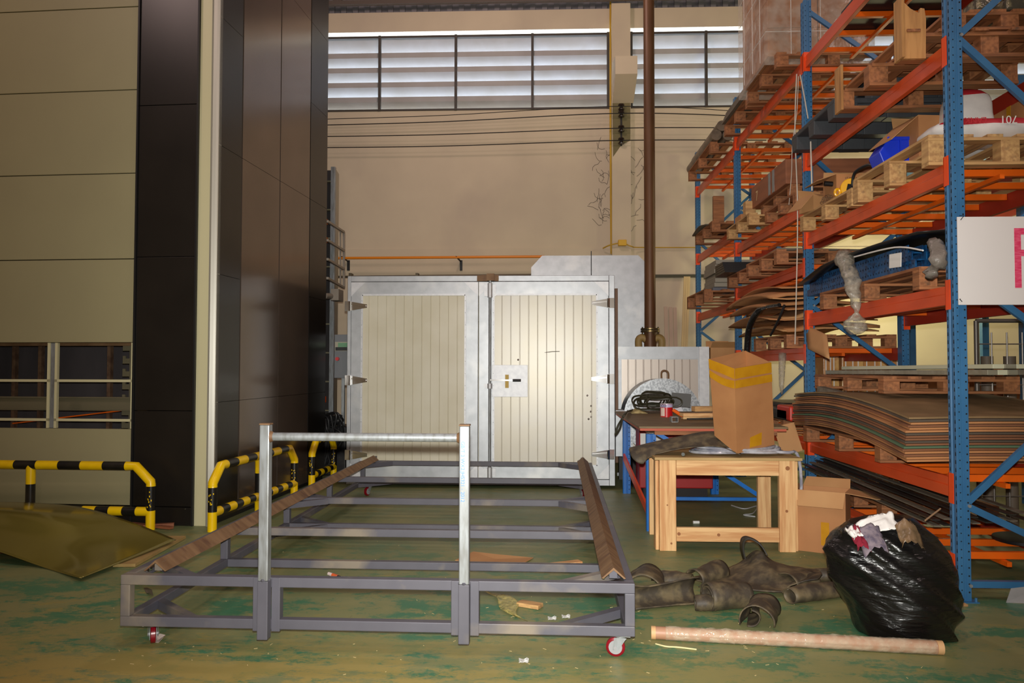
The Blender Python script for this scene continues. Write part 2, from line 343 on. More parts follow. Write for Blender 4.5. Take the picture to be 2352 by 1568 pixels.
# insulators, wires, conduit, junction box, gas pipe
ir = thing('insulator_rack', 'four dark spool insulators on a steel strap, fixed to the concrete pilaster under its corbel', 'insulator', PY(1427, 340, WY-.17))
mb = MB(); px_ = 1427
mb.bar(PY(px_, 238, WY-.175), PY(px_, 335, WY-.175), .03, .01); mb.build('strap', DARK, ir, world=True)
WZ = []
for i, yy in enumerate((246, 262, 296, 324)):
    c = PY(px_, yy, WY-.24); WZ.append(c)
    s_ = MB()
    prof = [(0, -.05), (.05, -.05), (.055, -.03), (.03, -.01), (.03, .01), (.055, .03), (.05, .05), (0, .05)]
    pts = [(c.x, c.y, c.z+z) for r, z in prof]; s_.tube(pts, [max(r, .003) for r, z in prof], 12, caps=True); s_.build('spool_insulator', mat('brown glazed insulator', S(46, 34, 30), .25), ir, smooth=True, world=True)
for i, (c, yl) in enumerate(zip(WZ, (276, 289, 313, 338))):
    L_ = PY(560, yl+2, WY-.24); R_ = PY(1760, [264, 273, 298, 326][i]-4, WY-.24)
    pts = spline([L_, (L_+c)/2+Vector((0, 0, -.03)), c+Vector((0, -.045, 0)), R_], 10)
    w_ = MB().tube(pts, .008 if i else .006, 6).build('overhead_wire', BLK, smooth=True)
    tag(w_, ['thin topmost wire strung under the louvre window across the back wall', 'second wire from the top strung under the louvre window', 'third wire from the top strung across the back wall', 'lowest of the four wires strung across the back wall'][i], 'wire', 'wires under the louvre window')
mb = MB(); mb.tube([PY(1402, -30, WY-.05), PY(1402, 300, WY-.2), PY(1404, 583, WY-.06)], .017, 8)
tag(mb.build('electrical_conduit', mat('yellow conduit', S(200, 160, 50), .5), smooth=True), 'thin yellow vertical conduit running down the left edge of the pilaster', 'conduit')
jb = thing('junction_box', 'small yellow junction box on the back wall near the pilaster foot', 'junction box', PY(1429, 564, WY-.2))
c = PY(1429, 558, WY-.2); mb = MB(); mb.box(c.x-.07, c.x+.07, WY-.26, WY-.165, c.z-.05, c.z+.05); mb.build('housing', mat('yellow enamel', S(226, 178, 40), .5), jb, world=True, bevel=.008)
mb = MB().tube(spline([PY(1385, 570, WY-.1), PY(1400, 563, WY-.2), PY(1422, 558, WY-.22)], 6), .012, 6).tube(spline([PY(1437, 560, WY-.22), PY(1452, 566, WY-.2), PY(1475, 568, WY-.1), PY(1640, 568, WY-.08)], 6), .01, 6)
mb.build('cable', mat('yellow conduit', S(200, 160, 50), .5), jb, smooth=True, world=True)
gp = thing('gas_pipe', 'long bright orange pipe running across the back wall above the oven', 'pipe', PY(1000, 592, WY-.3))
mb = MB().tube([PY(740, 593, WY-.3), PY(1250, 589, WY-.3)], .022, 10); mb.build('pipe_run', mat('orange gas pipe paint', S(240, 140, 20), .4), gp, smooth=True, world=True)
for px_ in (1058, 799):
    c = PY(px_, 600, WY-.06); mb = MB(); mb.box(c.x-.015, c.x+.03, WY-.06, WY-.03, c.z-.16, c.z+.02); mb.bar((c.x, WY-.05, c.z), (c.x-.05, WY-.32, c.z+.05), .03, .01)
    mb.build('bracket', BLK, gp, world=True)
mb = MB().tube([PY(740, 636, 12.2), PY(1222, 631, 12.2)], .018, 8); 
for q in (808, 960): mb.box(PY(q, 634, 12.2).x-.02, PY(q, 634, 12.2).x+.02, 12.08, 12.23, PY(q, 636, 9.4).z-.03, PY(q, 636, 12.2).z+.05)
tag(mb.build('steel_pipe', mat('dull dark pipe', S(96, 88, 70), .5, .4), smooth=True), 'thin dark horizontal pipe running just above the oven roof', 'pipe')
mb = MB().bar(PY(1500, 634, WY-.07), PY(1900, 632, WY-.07), .05, .05); tag(mb.build('cable_duct', mat('dark cable duct', S(74, 72, 52), .6)), 'dark horizontal duct strip on the back wall right of the flue pipe', 'duct')
# grimy scratches on the wall left and right of the pilaster (dead creeper roots)
mb = MB(); rnd = random.Random(3)
for i in range(46):
    px_ = rnd.choice((rnd.gauss(1386, 8), rnd.gauss(1386, 8), rnd.gauss(1460, 6))); py_ = rnd.uniform(335, 520)
    p = PY(px_, py_, WY-.006); pts = [p]
    d = rnd.uniform(0, 6.28)
    for k in range(4): d += rnd.uniform(-.9, .9); p = p+Vector((math.cos(d)*.05, 0, math.sin(d)*.06)); pts.append(p)
    mb.tube(pts, .0028, 4)
tag(mb.build('dried_creeper', mat('dead root', S(84, 70, 62), .9)), 'thin dried dark creeper roots clinging to the wall beside the pilaster', 'dead creeper', kind='stuff')

# ================================================================== STORAGE LIFT MACHINE (left)
MA = math.radians(3.3); A0 = PZ(490, 1208)
mach = thing('vertical_storage_lift', 'towering khaki storage machine with black column panels and a low open bay', 'storage machine', A0, -MA)
_e = Vector((math.cos(MA), -math.sin(MA), 0)); _dd = Vector((math.sin(MA), math.cos(MA), 0))
def MF(px, py, off=0):     # facade point -> local (u, z)
    r = Vector(ray(px, py)); o = Vector((0, 0, CAM_H)); n = _dd; t = ((A0+_dd*off)-o).dot(n)/r.dot(n); p = o+r*t; return (p-A0).dot(_e), p.z
def MSd(px, py):           # side point -> local (v, z)
    r = Vector(ray(px, py)); o = Vector((0, 0, CAM_H)); n = _e; t = (A0-o).dot(n)/r.dot(n); p = o+r*t; return (p-A0).dot(_dd), p.z
ML, MH, MD = -3.6, 6.6, MSd(751, 540)[0]
uc0, uc1 = MF(313, 540)[0], MF(455, 540)[0]
zrow = [.17, MF(160, 983)[1], MF(160, 787)[1], MF(160, 596)[1], MF(160, 401)[1], MF(160, 211)[1], MF(160, 22)[1], MH]
def mpart(mb, name, m, **k): return mb.build(name, m, mach, **k)
for i in range(len(zrow)-1):
    if i == 1: continue
    mpart(MB().box(ML, uc0-.004, 0, .04, zrow[i]+.004, zrow[i+1]-.004), 'facade_panel', MCREAM, bevel=.003)
zr2 = [.17, MF(380, 943)[1], MF(380, 590)[1], MF(380, 242)[1], MH]
for i in range(4): mpart(MB().box(uc0+.018, uc1-.018, -.012, .04, zr2[i]+.003, zr2[i+1]-.003), 'column_panel', MBLACK, bevel=.002)
mb = MB().box(uc0, uc0+.016, -.03, .04, 0, MH).box(uc1-.016, uc1, -.03, .04, 0, MH); mpart(mb, 'column_edge', BLK)
mpart(MB().box(ML, uc1, -.016, .03, 0, .165), 'kick_plate', MBLACK, bevel=.003)
mb = MB()
for q in np.linspace(ML+.2, uc1-.08, 9): mb.cyl((q, -.018, .15), (q, -.012, .15), .006, 6)
mpart(mb, 'screws', CHROME)
mpart(MB().box(uc1, -.07, .0, .06, 0, MH), 'corner_post', MCREAMT)
mb = MB().prism([(-.07, .0), (-.07, -.012), (-.045, -.028), (-.02, -.012), (-.0, -.004), (0, .06), (-.07, .06)], (0, 0, 0), (1, 0, 0), (0, 1, 0), (0, 0, 1), MH); mpart(mb, 'corner_profile', mat('pale metal corner profile', S(186, 184, 172), .38, .25))
# side cladding
sv = [0.0]+[MSd(p, 540)[0] for p in (554, 642, 711)]+[MD]
zb = [.05, 1.12, 2.3, 3.5, 4.7, 5.7, MH]
for i in range(4):
    blk = i in (0, 3)
    for j in range(len(zb)-1):
        if not blk and j in (2, 4): continue
        z1_ = zb[j+1] if (blk or j not in (1, 3)) else zb[j+2]
        mpart(MB().box(-.03, .0, sv[i]+.012, sv[i+1]-.012, zb[j]+.002, z1_-.002), 'side_panel', MBLACK if blk else MGREY, label='black side panel' if blk else 'brown grey side panel')
mpart(MB().box(-.06, -.032, 0.0, MD, 0, MH), 'side_backing', BLK)
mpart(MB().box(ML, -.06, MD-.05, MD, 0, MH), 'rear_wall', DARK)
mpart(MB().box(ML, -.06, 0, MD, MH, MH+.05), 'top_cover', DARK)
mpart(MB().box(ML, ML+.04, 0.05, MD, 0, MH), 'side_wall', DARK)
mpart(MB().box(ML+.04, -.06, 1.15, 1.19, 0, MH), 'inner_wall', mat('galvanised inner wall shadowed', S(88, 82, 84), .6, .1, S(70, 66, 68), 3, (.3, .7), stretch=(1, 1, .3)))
# opening: cream guard grid, galvanised rails, rusty posts
zo0, zo1 = zrow[1], zrow[2]
u1 = MF(118, 880)[0]; mb = MB()
g = MB().box(uc0-.03, uc0-.004, .0, .03, zo0, zo1).box(u1-.045, u1-.02, 0, .03, zo0, zo1).box(u1+.03, u1+.055, 0, .03, zo0, zo1)
for yy in (874, 964):
    z = MF(160, yy)[1]; g.box(ML, u1-.02, .0, .02, z-.012, z+.012).box(u1+.03, uc0-.004, 0, .02, z-.012, z+.012)
mpart(g, 'guard_grid', MCREAMT)
mpart(MB().box(u1-.018, u1+.028, .01, .05, zo0, zo1), 'grid_post', ZINC)
zr = MF(160, 927, .2)[1]; mb = MB().box(ML+.1, uc0, .25, .28, zr-.06, zr+.06).box(ML+.1, uc0, .22, .28, zr+.055, zr+.065).box(ML+.1, uc0, .22, .28, zr-.065, zr-.055)
mpart(mb, 'inner_rail', mat('dusty zinc rail', S(126, 120, 96), .5, .4))
for pxx in (249, 30, 90): 
    u_ = MF(pxx, 880, .6)[0]; mpart(MB().box(u_-.018, u_+.018, .6, .65, 0, 2.4), 'inner_post', mat('rust flecked post', S(110, 84, 62), .7, 0, S(84, 60, 44), 14))
ut = MF(285, 880, .3)[0]; mb = MB().box(ut+.02, ut+.09, .35, .40, .3, 2.2)
z = .35
while z < 1.75: mb.box(ut-.05, ut+.02, .35, .37, z, z+.05).box(ut-.05, ut-.02, .35, .37, z+.05, z+.075); z += .125
mpart(mb, 'toothed_track', mat('dusty zinc rail', S(126, 120, 96), .5, .4))
p0 = MF(30, 972, .5); p1 = MF(300, 940, .5); mpart(MB().bar((p0[0], .5, p0[1]), (p1[0], .5, p1[1]), .02, .012), 'orange_strap', BARO)
mpart(MB().box(ML+.1, uc0, .3, .36, zo1-.02, zo1+.03), 'inner_beam', RUST)

# tall loading machine behind, its guard and control cabinet
lm = thing('lift_mast', 'tall narrow grey mast with dark racks, standing between the big machine and the oven', 'lift mast', Vector((PY(765, 700, 11.2).x, 11.2, 0)))
yM = 11.2; xa, xb, xc = PY(743, 600, yM).x, PY(758, 600, yM).x, PY(768, 600, yM).x
zt = PY(760, 383, yM).z; xd = PY(777, 600, yM+.35).x
mb = MB().box(xb, xc, yM, yM+.06, 0, zt); 
for q in (.2, .5, .8): mb.box(xb+(xc-xb)*q-.006, xb+(xc-xb)*q+.006, yM-.012, yM, 0, zt)
mb.build('mast_rail', ZINC, lm, world=True)
mb = MB().prism([(0, 0), (xd-xc, .35), (xd-xc-.03, .4), (-.03, .06)], (xc, yM, 0), (1, 0, 0), (0, 1, 0), (0, 0, 1), zt-.02); mb.build('mast_cover', mat('grey mast cover', S(160, 152, 132), .5), lm, world=True, fix=True)
mb = MB().box(xa-.5, xb, yM+.2, yM+.25, 0, zt)
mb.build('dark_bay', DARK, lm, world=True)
for q in range(9): z = .8+q*.42; MB().box(xa-.5, xb, yM+.12, yM+.2, z, z+.02).build('bay_shelf', mat('dusty zinc rail', S(126, 120, 96), .5, .4), lm, world=True)
for (q, t) in ((510, 505), (552, 545)):
    c = PY(747, q, yM+.1); tag(MB().box(c.x-.1, c.x+.04, yM+.02, yM+.11, c.z-.04, c.z+.04).build('stored_part', mat('orange brown stock', S(220, 130, 70), .6), bevel=.004), 'small orange block stored %s in the dark mast' % ('higher' if q == 510 else 'lower'), 'stored block')
c = PY(744, 918, yM); tag(MB().box(c.x-.05, c.x+.03, yM-.05, yM+.02, c.z-.04, c.z+.05).build('warning_light', mat('orange lens', S(250, 90, 10), .3), bevel=.01), 'small orange lens beside the dark machine edge, low on the mast', 'warning light')
gy = 10.15
gd = thing('guard_frame', 'tilted grey square-tube guard frame jutting out beside the machine edge, high on the mast', 'guard frame', PY(765, 640, gy))
g = MB(); P_ = lambda a, b, yy: PY(a, b, yy)
for k in range(4):
    g.bar(P_(752, 508+k*43.5, gy), P_(790, 533+k*42.5, gy+1.2), .03, .03)
g.bar(P_(790, 533, gy+1.2), P_(790, 661, gy+1.2), .03, .03); g.bar(P_(782, 529, gy+1.0), P_(782, 656, gy+1.0), .02, .02); g.build('grid', mat('dull grey tube', S(140, 132, 120), .5, .3), gd, world=True)
g = MB().tube([P_(745, 680, gy), P_(762, 680, gy+.3)], .04, 12).box(P_(762, 680, gy+.3).x, P_(780, 680, gy+.3).x, gy+.25, gy+.5, P_(762, 690, gy+.3).z, P_(762, 664, gy+.3).z); g.build('support_bracket', mat('dull grey tube', S(140, 132, 120), .5, .3), gd, world=True)
yc = 10.3; a = PY(768, 768, yc); b = PY(800, 868, yc)
cb = thing('control_cabinet', 'grey control cabinet with a display and a red stop button, left of the oven', 'control cabinet', (a.x/2+b.x/2, yc+.1, b.z))
MB().box(a.x, b.x, yc, yc+.2, b.z, a.z).build('housing', mat('control box grey', S(122, 126, 130), .45), cb, world=True, bevel=.006)
d0 = PY(770, 785, yc); d1 = PY(799, 806, yc); MB().box(d0.x, d1.x, yc-.01, yc, d1.z, d0.z).build('control_panel', mat('control panel cream', S(176, 172, 150), .5), cb, world=True)
d0 = PY(777, 787, yc); d1 = PY(798, 797, yc); MB().box(d0.x, d1.x, yc-.013, yc-.009, d1.z, d0.z).build('display', mat('lcd green', S(96, 150, 110), .3), cb, world=True)
d0 = PY(771, 797, yc); d1 = PY(798, 805, yc); MB().box(d0.x, d1.x, yc-.014, yc-.009, d1.z, d0.z).build('keypad', BLK, cb, world=True)
MB().box(a.x+.08, a.x+.12, yc+.08, yc+.12, 0, b.z+.02).build('stand_post', ZINC, cb, world=True)
d0 = PY(776, 824, yc); MB().cyl((d0.x, yc, d0.z), (d0.x, yc-.05, d0.z), .024, 14).build('stop_button', RED, cb, world=True, smooth=True)
# dark motor and hoses at the mast foot
mt = thing('electric_motor', 'black motor with bundled hoses at the foot of the mast', 'motor', (PY(765, 1000, 10.4).x, 10.4, 0))
mb = MB(); c = PY(772, 968, 10.3); mb.tube([(c.x-.12, 10.3, c.z), (c.x-.06, 10.3, c.z+.01), (c.x+.08, 10.3, c.z+.02)], [.06, .075, .05], 14); mb.tube([(c.x+.08, 10.3, c.z+.02), (c.x+.1, 10.3, c.z+.02)], [.04, .02], 10)
mb.build('motor_body', BLK, mt, world=True, smooth=True)
mb = MB().box(c.x-.25, c.x+.12, 10.35, 10.75, 0, c.z-.06); mb.build('motor_base', BLKP, mt, world=True, bevel=.02)
mb = MB(); rnd = random.Random(5)
for i in range(9):
    pts = [(c.x-.16+rnd.uniform(-.04, .1), 10.25, c.z+rnd.uniform(-.05, .1)), (c.x+rnd.uniform(-.1, .1), 10.2, c.z+rnd.uniform(-.15, .12)), (c.x+rnd.uniform(-.12, .1), 10.28, c.z-.35+rnd.uniform(-.1, .1)), (c.x-.1+rnd.uniform(-.1, .1), 10.3, .15)]
    mb.tube(spline(pts, 6), .014, 6)
mb.build('hose_bundle', BLK, mt, world=True, smooth=True)

# ================================================================== OVEN
OY = 9.4
ov = thing('curing_oven', 'large cream and galvanised two-door curing oven with strap hinges', 'oven', (PY(1105, 900, OY).x, OY, 0))
def ox(px, y=900): return PY(px, y, OY).x
def oz(py, x=1110): return PY(x, py, OY).z
X0, X1, Z0, Z1 = ox(797), ox(1412), oz(1113), oz(633)
def op(mb, name, m, par=None, **k): return mb.build(name, m, par or ov, world=True, **k)
op(MB().box(X0+.01, X1-.01, OY+.05, OY+2.75, Z0+.02, Z1-.01), 'body', CREAM)
fr = MB().box(X0, ox(805), OY-.01, OY+.06, Z0, Z1).box(ox(1399), X1, OY-.01, OY+.06, Z0, Z1).box(ox(805), ox(1399), OY-.01, OY+.06, oz(646), Z1).box(ox(805), ox(1399), OY-.01, OY+.06, Z0, oz(1099))
op(fr, 'door_surround', GALV, bevel=.004)
op(MB().box(X1-.09, X1-.01, OY+.06, OY+2.75, Z0, Z1-.02).box(X0+.01, X0+.05, OY+.06, OY+2.75, Z0, Z1-.02), 'side_skin', GALV)
for sx in (X0+.1, X1-.3): 
    op(MB().box(sx, sx+.14, OY+.2, OY+.34, 0, Z0+.03), 'foot', BLK)
    op(MB().box(sx, sx+.14, OY+2.3, OY+2.44, 0, Z0+.03), 'foot', BLK)
def corrug(x0, x1, z0, z1, pitch, y, m, par, phase=.0, name='panel', d=.004, w=.006):
    poly = [(x0, 0), ]; x = x0+phase
    while x < x1-w*2:
        if x > x0+.02: poly += [(x-w, 0), (x-w*.3, -d), (x+w*.3, -d), (x+w, 0)]
        x += pitch
    poly += [(x1, 0), (x1, .03), (x0, .03)]
    return op(MB().prism(poly, (0, y, z0), (1, 0, 0), (0, 1, 0), (0, 0, 1), z1-z0), name, m, par, fix=True)
def door(xa, xb, fa, fb, ztop_, m, nm, phase):
    # door frame made of four mitred galvanised strips with corner gussets
    d = op(MB().box(xa, xb, OY-.02, OY+.05, oz(1098), oz(647)), 'door', GALV, bevel=.003, label=nm)
    zt_, zb_ = oz(677), oz(1067)
    corrug(fa+.004, fb-.004, zb_+.004, zt_-.004, .107, OY-.032, m, d, phase, 'corrugated_panel', .006)
    t = MB()
    for (p, q) in (((fa, zb_), (fa, zt_)), ((fb, zb_), (fb, zt_)), ((fa, zt_), (fb, zt_)), ((fa, zb_), (fb, zb_))):
        t.bar((p[0], OY-.034, p[1]), (q[0], OY-.034, q[1]), .022, .02, up=(0, 1, 0))
    op(t, 'panel_trim', GALVB, d)
    # lines between strips (thin mitre seams) and triangular gussets
    zt2, zb2 = oz(648), oz(1097); s_ = .17
    for (cx_, cz_, a, b) in ((xa, zt2, 1, -1), (xb, zt2, -1, -1), (xa, zb2, 1, 1), (xb, zb2, -1, 1)):
        op(MB().prism([(0, 0), (a*s_, 0), (0, b*s_)], (cx_, OY-.0225, cz_), (1, 0, 0), (0, 0, 1), (0, -1, 0), .002), 'corner_gusset', GALVB, d, fix=True)
    r = MB()
    for i in range(14):
        z = zb_+(zt_-zb_)*(i+.5)/14; r.cyl((fa-.002, OY-.044, z), (fa-.002, OY-.047, z), .005, 6).cyl((fb, OY-.044, z), (fb, OY-.047, z), .005, 6)
    op(r, 'rivets', ZINC, d)
    return d
dl = door(ox(806), ox(1098), ox(832), ox(1069), 0, CREAM, 'left oven door leaf', .08)
drr = door(ox(1100), ox(1398), ox(1134), ox(1371), 0, CREAM2, 'right oven door leaf, dented', .095)
# dent
mb = MB(); c = PY(1268, 809, OY-.04); mb.prism([(-.09, -.004), (-.03, .0), (0, .006), (.09, .008), (.09, .016), (0, .014), (-.09, .0)], (c.x, OY-.036, c.z), (1, 0, 0), (0, 0, 1), (0, -1, 0), .004); op(mb, 'dent_tear', mat('scuffed dark dent', S(98, 90, 70), .6), drr, fix=True)
mb = MB()
for (px_, py_) in ((1358, 932), (1357, 945), (1358, 957), (1352, 962), (1349, 908), (1190, 826)): c = PY(px_, py_, OY-.04); mb.cyl((c.x, OY-.034, c.z), (c.x, OY-.04, c.z), .012, 8, r1=.004)
op(mb, 'dents', CHROME, drr, smooth=True)
# hinges
def hinge(px, py, s_):
    c = PY(px, py, OY-.03); mb = MB()
    mb.prism([(0, -.055), (0, .055), (-s_*.2, .02), (-s_*.2, -.02)] if s_ > 0 else [(0, -.055), (0, .055), (.2, .02), (.2, -.02)], (c.x, OY-.025, c.z), (1, 0, 0), (0, 0, 1), (0, -1, 0), .02)
    mb.box(c.x, c.x+s_*.07, OY-.05, OY-.015, c.z-.06, c.z+.06).cyl((c.x, OY-.06, c.z-.055), (c.x, OY-.06, c.z+.055), .016, 10)
    mb.bar((c.x-s_*.0, OY-.055, c.z+.02), (c.x-s_*.19, OY-.05, c.z+.002), .02, .012)
    op(mb, 'strap_hinge', CHROME, fix=True)
for py_ in (699, 871, 1044): hinge(1397, py_-3 if py_ < 800 else py_-1, 1); 
for py_ in (703, 873, 1044): hinge(806, py_, -1)
# lock rod, guides, handle plate
xr = ox(1126); rod = op(MB().cyl((xr, OY-.07, oz(1098)), (xr, OY-.07, oz(640)), .018, 12), 'lock_rod', ZINC, smooth=True)
for py_, hh in ((668, .085), (886, .03), (1083, .06)):
    z = oz(py_); op(MB().cyl((xr, OY-.07, z-hh), (xr, OY-.07, z+hh), .030, 14).box(xr-.07, xr+.07, OY-.045, OY-.02, z-hh*.8, z+hh*.8), 'rod_guide', GALVB, smooth=True)
op(MB().box(xr-.11, xr+.10, OY-.04, OY-.01, oz(646), oz(632)).box(xr-.04, xr+.05, OY-.09, OY-.02, oz(646), oz(630)), 'top_catch', RUST)
op(MB().box(xr-.16, xr-.11, OY-.03, OY-.005, oz(646), oz(633)), 'rust_bracket', RUST)
p0, p1 = PY(1130, 911, OY-.045), PY(1212, 838, OY-.045); pl = op(MB().box(p0.x, p1.x, OY-.046, OY-.036, p0.z, p1.z), 'handle_plate', GALVB, bevel=.002)
zh_ = oz(872); hb = op(MB().bar((xr, OY-.08, zh_), (ox(1182), OY-.085, zh_-.004), .02, .018), 'handle_bar', CHROME)
op(MB().cyl((ox(1178), OY-.085, zh_-.004), (ox(1197), OY-.085, zh_-.004), .016, 12), 'grip', BLK, hb, smooth=True)
op(MB().box(ox(1161), ox(1169), OY-.09, OY-.05, oz(890), oz(860)).cyl((ox(1165), OY-.1, oz(866)), (ox(1165), OY-.06, oz(866)), .02, 12), 'hasp', mat('brass', S(150, 124, 60), .5, .5), hb)
# side column brown
c0, c1 = PY(1413, 795, OY+.1), PY(1419, 662, OY+.1); tag(MB().box(c0.x, c1.x, OY+.1, OY+.16, .3, c1.z).build('steel_angle', BROWNP), 'narrow brown steel upright standing against the right edge of the oven', 'steel upright')
# ================================================================== DUCT HOUSING AND BURNER
YD = 11.3
dz = lambda px, py: (PY(px, py, YD).x, PY(px, py, YD).z)
poly = [dz(1220, 640), dz(1220, 614), dz(1245, 587), dz(1466, 586), dz(1480, 600), dz(1480, 800), dz(1400, 800), dz(1400, 640)]
dh = thing('duct_housing', 'pale galvanised sheet duct housing rising behind the oven roof', 'duct housing', (poly[4][0]-.6, YD, 0))
MB().prism(poly, (0, YD, 0), (1, 0, 0), (0, 0, 1), (0, 1, 0), .7).build('casing', GALV, dh, world=True, fix=True)
q = dz(1358, 586); MB().box(q[0]-.006, q[0]+.006, YD-.01, YD, q[1]-.34, q[1]+.06).build('seam', BLK, dh, world=True)
MB().box(q[0]+.75, q[0]+.77, YD-.002, YD+.72, .0, 1.4).build('leg', ZINC, dh, world=True); MB().box(q[0]-.3, q[0]-.28, YD+.02, YD+.62, Z1-.01, q[1]-.3).build('leg', ZINC, dh, world=True)
YB = 10.1
def bz(px, py, y=YB): p = PY(px, py, y); return p.x, p.z
bu = thing('burner_cabinet', 'low galvanised burner cabinet with ribbed panel to the right of the oven', 'burner cabinet', (bz(1520, 900)[0], YB, 0))
a0, a1 = bz(1420, 1052), bz(1628, 796)
zf0 = .33
MB().box(a0[0], a1[0], YB+.01, YB+1.1, zf0, a1[1]).build('casing', GALV, bu, world=True, bevel=.005)
MB().box(a0[0], bz(1598, 0)[0], YB-.01, YB+.01, bz(0, 822)[1], a1[1]).build('top_strip', GALV, bu, world=True)
MB().box(bz(1600, 0)[0], a1[0], YB-.015, YB+.01, zf0, a1[1]).build('side_strip', GALVB, bu, world=True)
poly = [(bz(1425, 0)[0], 0)]; k = 0
xx = bz(1440, 0)[0]
while xx < bz(1592, 0)[0]: poly += [(xx-.008, 0), (xx-.003, -.012), (xx+.003, -.012), (xx+.008, 0)]; xx += .098
poly += [(bz(1598, 0)[0], 0), (bz(1598, 0)[0], .01), (bz(1425, 0)[0], .01)]
MB().prism(poly, (0, YB-.001, zf0+.05), (1, 0, 0), (0, 1, 0), (0, 0, 1), bz(0, 822)[1]-zf0-.06).build('ribbed_panel', mat('pinkish galvanised ribbed panel', S(196, 186, 176), .35, .5), bu, world=True, fix=True)
MB().box(a0[0]+.02, a0[0]+.1, YB+.1, YB+.2, 0, zf0).box(a1[0]-.1, a1[0]-.02, YB+.1, YB+.2, 0, zf0).build('stand', BLK, bu, world=True)
MB().box(a0[0], a1[0], YB+.15, YB+.2, .04, .08).build('floor_rail', ZINC, bu, world=True)
# fan scroll: disc in the x-z plane, drum in y
YF = 9.45; c = PY(1522, 958, YF); Rf = .455
fan = thing('centrifugal_fan', 'big round galvanised fan scroll behind the tool table', 'fan', (c.x, YF, 0))
n = 40; outer = [(c.x+Rf*math.cos(t), c.z+Rf*math.sin(t)) for t in [math.pi*2*i/n for i in range(n)]]
MB().prism(outer, (0, YF+.02, 0), (1, 0, 0), (0, 0, 1), (0, 1, 0), .45).build('drum', GALV, fan, world=True, smooth=True, fix=True)
mb = MB(); G = []
for i in range(n+1):
    t = math.pi*2*i/n; G.append([(c.x+r*math.cos(t), YF, c.z+r*math.sin(t)) for r in (.255, Rf+.01)])
mb.grid(G, .02); mb.build('face_ring', SPANG, fan, world=True, fix=True)
mb = MB().cyl((c.x, YF+.012, c.z), (c.x, YF+.02, c.z), .26, 32); mb.build('intake_disc', mat('white enamel', S(225, 226, 232), .35), fan, world=True)
mb = MB().tube(spline([(c.x+.02, YF+.2, c.z+Rf-.01), (c.x+.02, YF+.2, c.z+Rf+.08), (c.x+.06, YF+.2, c.z+Rf+.1), (c.x+.10, YF+.2, c.z+Rf+.07), (c.x+.1, YF+.2, c.z+Rf-.03)], 5), .012, 8); mb.build('lifting_eye', RUST, fan, world=True, smooth=True)
p = PY(1438, 1050, YF); MB().box(c.x-Rf-.0, c.x-Rf+.1, YF+.0, YF+.45, .45, c.z).build('outlet_side', SPANG, fan, world=True)
p0, p1 = PY(1414, 1048, YF), PY(1436, 942, YF); MB().box(p0.x, p1.x, YF+.0, YF+.3, p0.z, p1.z).build('outlet_box', GALV, fan, world=True, bevel=.004)
p0, p1 = PY(1432, 930, YB-.03), PY(1452, 880, YB-.03); MB().box(c.x-.35, c.x+.35, YF+.05, YF+.4, 0, c.z-.4).build('fan_base', DARK, fan, world=True)
# flue pipe
fp = thing('flue_pipe', 'tall rust-brown round flue pipe rising from the burner cabinet to the roof', 'pipe', (PY(1493, 700, 10.4).x, 10.4, a1[1]))
xx = PY(1493, 700, 10.4).x; zf = PY(1493, 757, 10.4).z
MB().cyl((xx, 10.4, zf), (xx+.0, 10.4, 8.5), .073, 20).build('pipe_run', BROWNP, fp, world=True, smooth=True)
mb = MB().cyl((xx, 10.4, zf), (xx, 10.4, zf+.018), .125, 24).cyl((xx, 10.4, zf-.03), (xx, 10.4, zf-.012), .125, 24)
for i in range(8): t = i*math.pi/4+.3; mb.cyl((xx+.11*math.cos(t), 10.4+.11*math.sin(t), zf-.06), (xx+.11*math.cos(t), 10.4+.11*math.sin(t), zf+.035), .009, 6)
mb.build('flange', mat('dull brass flange', S(120, 104, 70), .35, .8), fp, world=True, smooth=True)
mb = MB().cyl((xx, 10.4, a1[1]-.01), (xx, 10.4, zf-.03), .08, 20); mb.build('pipe_stub', BROWNP, fp, world=True, smooth=True)
zb_ = a1[1]; mb = MB()
for sx in (-1, 1): mb.tube(spline([(xx+sx*.05, 10.4, zb_+.1), (xx+sx*.10, 10.4, zb_+.13), (xx+sx*.15, 10.4, zb_+.10), (xx+sx*.15, 10.4, zb_-.005)], 5), .048, 12)
mb.build('side_elbow', mat('ochre coated elbow', S(150, 124, 72), .6), fp, world=True, smooth=True)
# boards leaning on the wall
for i, (pa, pb, yb, m_, lab) in enumerate(((1527, 1530, 705, 0, 'first'), (1537, 1537, 703, 1, 'b'), (1547, 1545, 706, 1, 'c'), (1557, 1556, 706, 1, 'd'))):
    pass
for i, px_ in enumerate((1529, 1540, 1550)):
    t_ = PY(px_, 704+i, WY-.08); b_ = Vector((t_.x+.0, WY-.35, .3)); 
    b_.z = 0.0
    tag(MB().bar(b_, t_, .06, .02, up=(0, 1, 0)).build('leaning_board', mat('grey pink board', S(196, 170, 150), .7)), ['first of three short pale boards leaning on the wall, nearest the flue pipe', 'middle one of three short pale boards leaning on the wall', 'third of three short pale boards leaning on the wall, nearest the rack'][i], 'board', 'short boards leaning on the back wall')
for i in range(3):
    t_ = PY(1573+i*5, 635, WY-.1); b_ = Vector((PY(1561+i*5, 800, WY-.3).x-.04, WY-.35, 0))
    tag(MB().bar(b_, t_, .035, .02, up=(0, 1, 0)).build('leaning_strip', mat('pale timber strip', S(224, 196, 140), .6)), ['left strip of the tall pale timber strips leaning behind the rack', 'middle strip of the tall pale timber strips leaning behind the rack', 'right strip of the tall pale timber strips leaning behind the rack'][i], 'timber strip', 'tall timber strips leaning on the back wall')
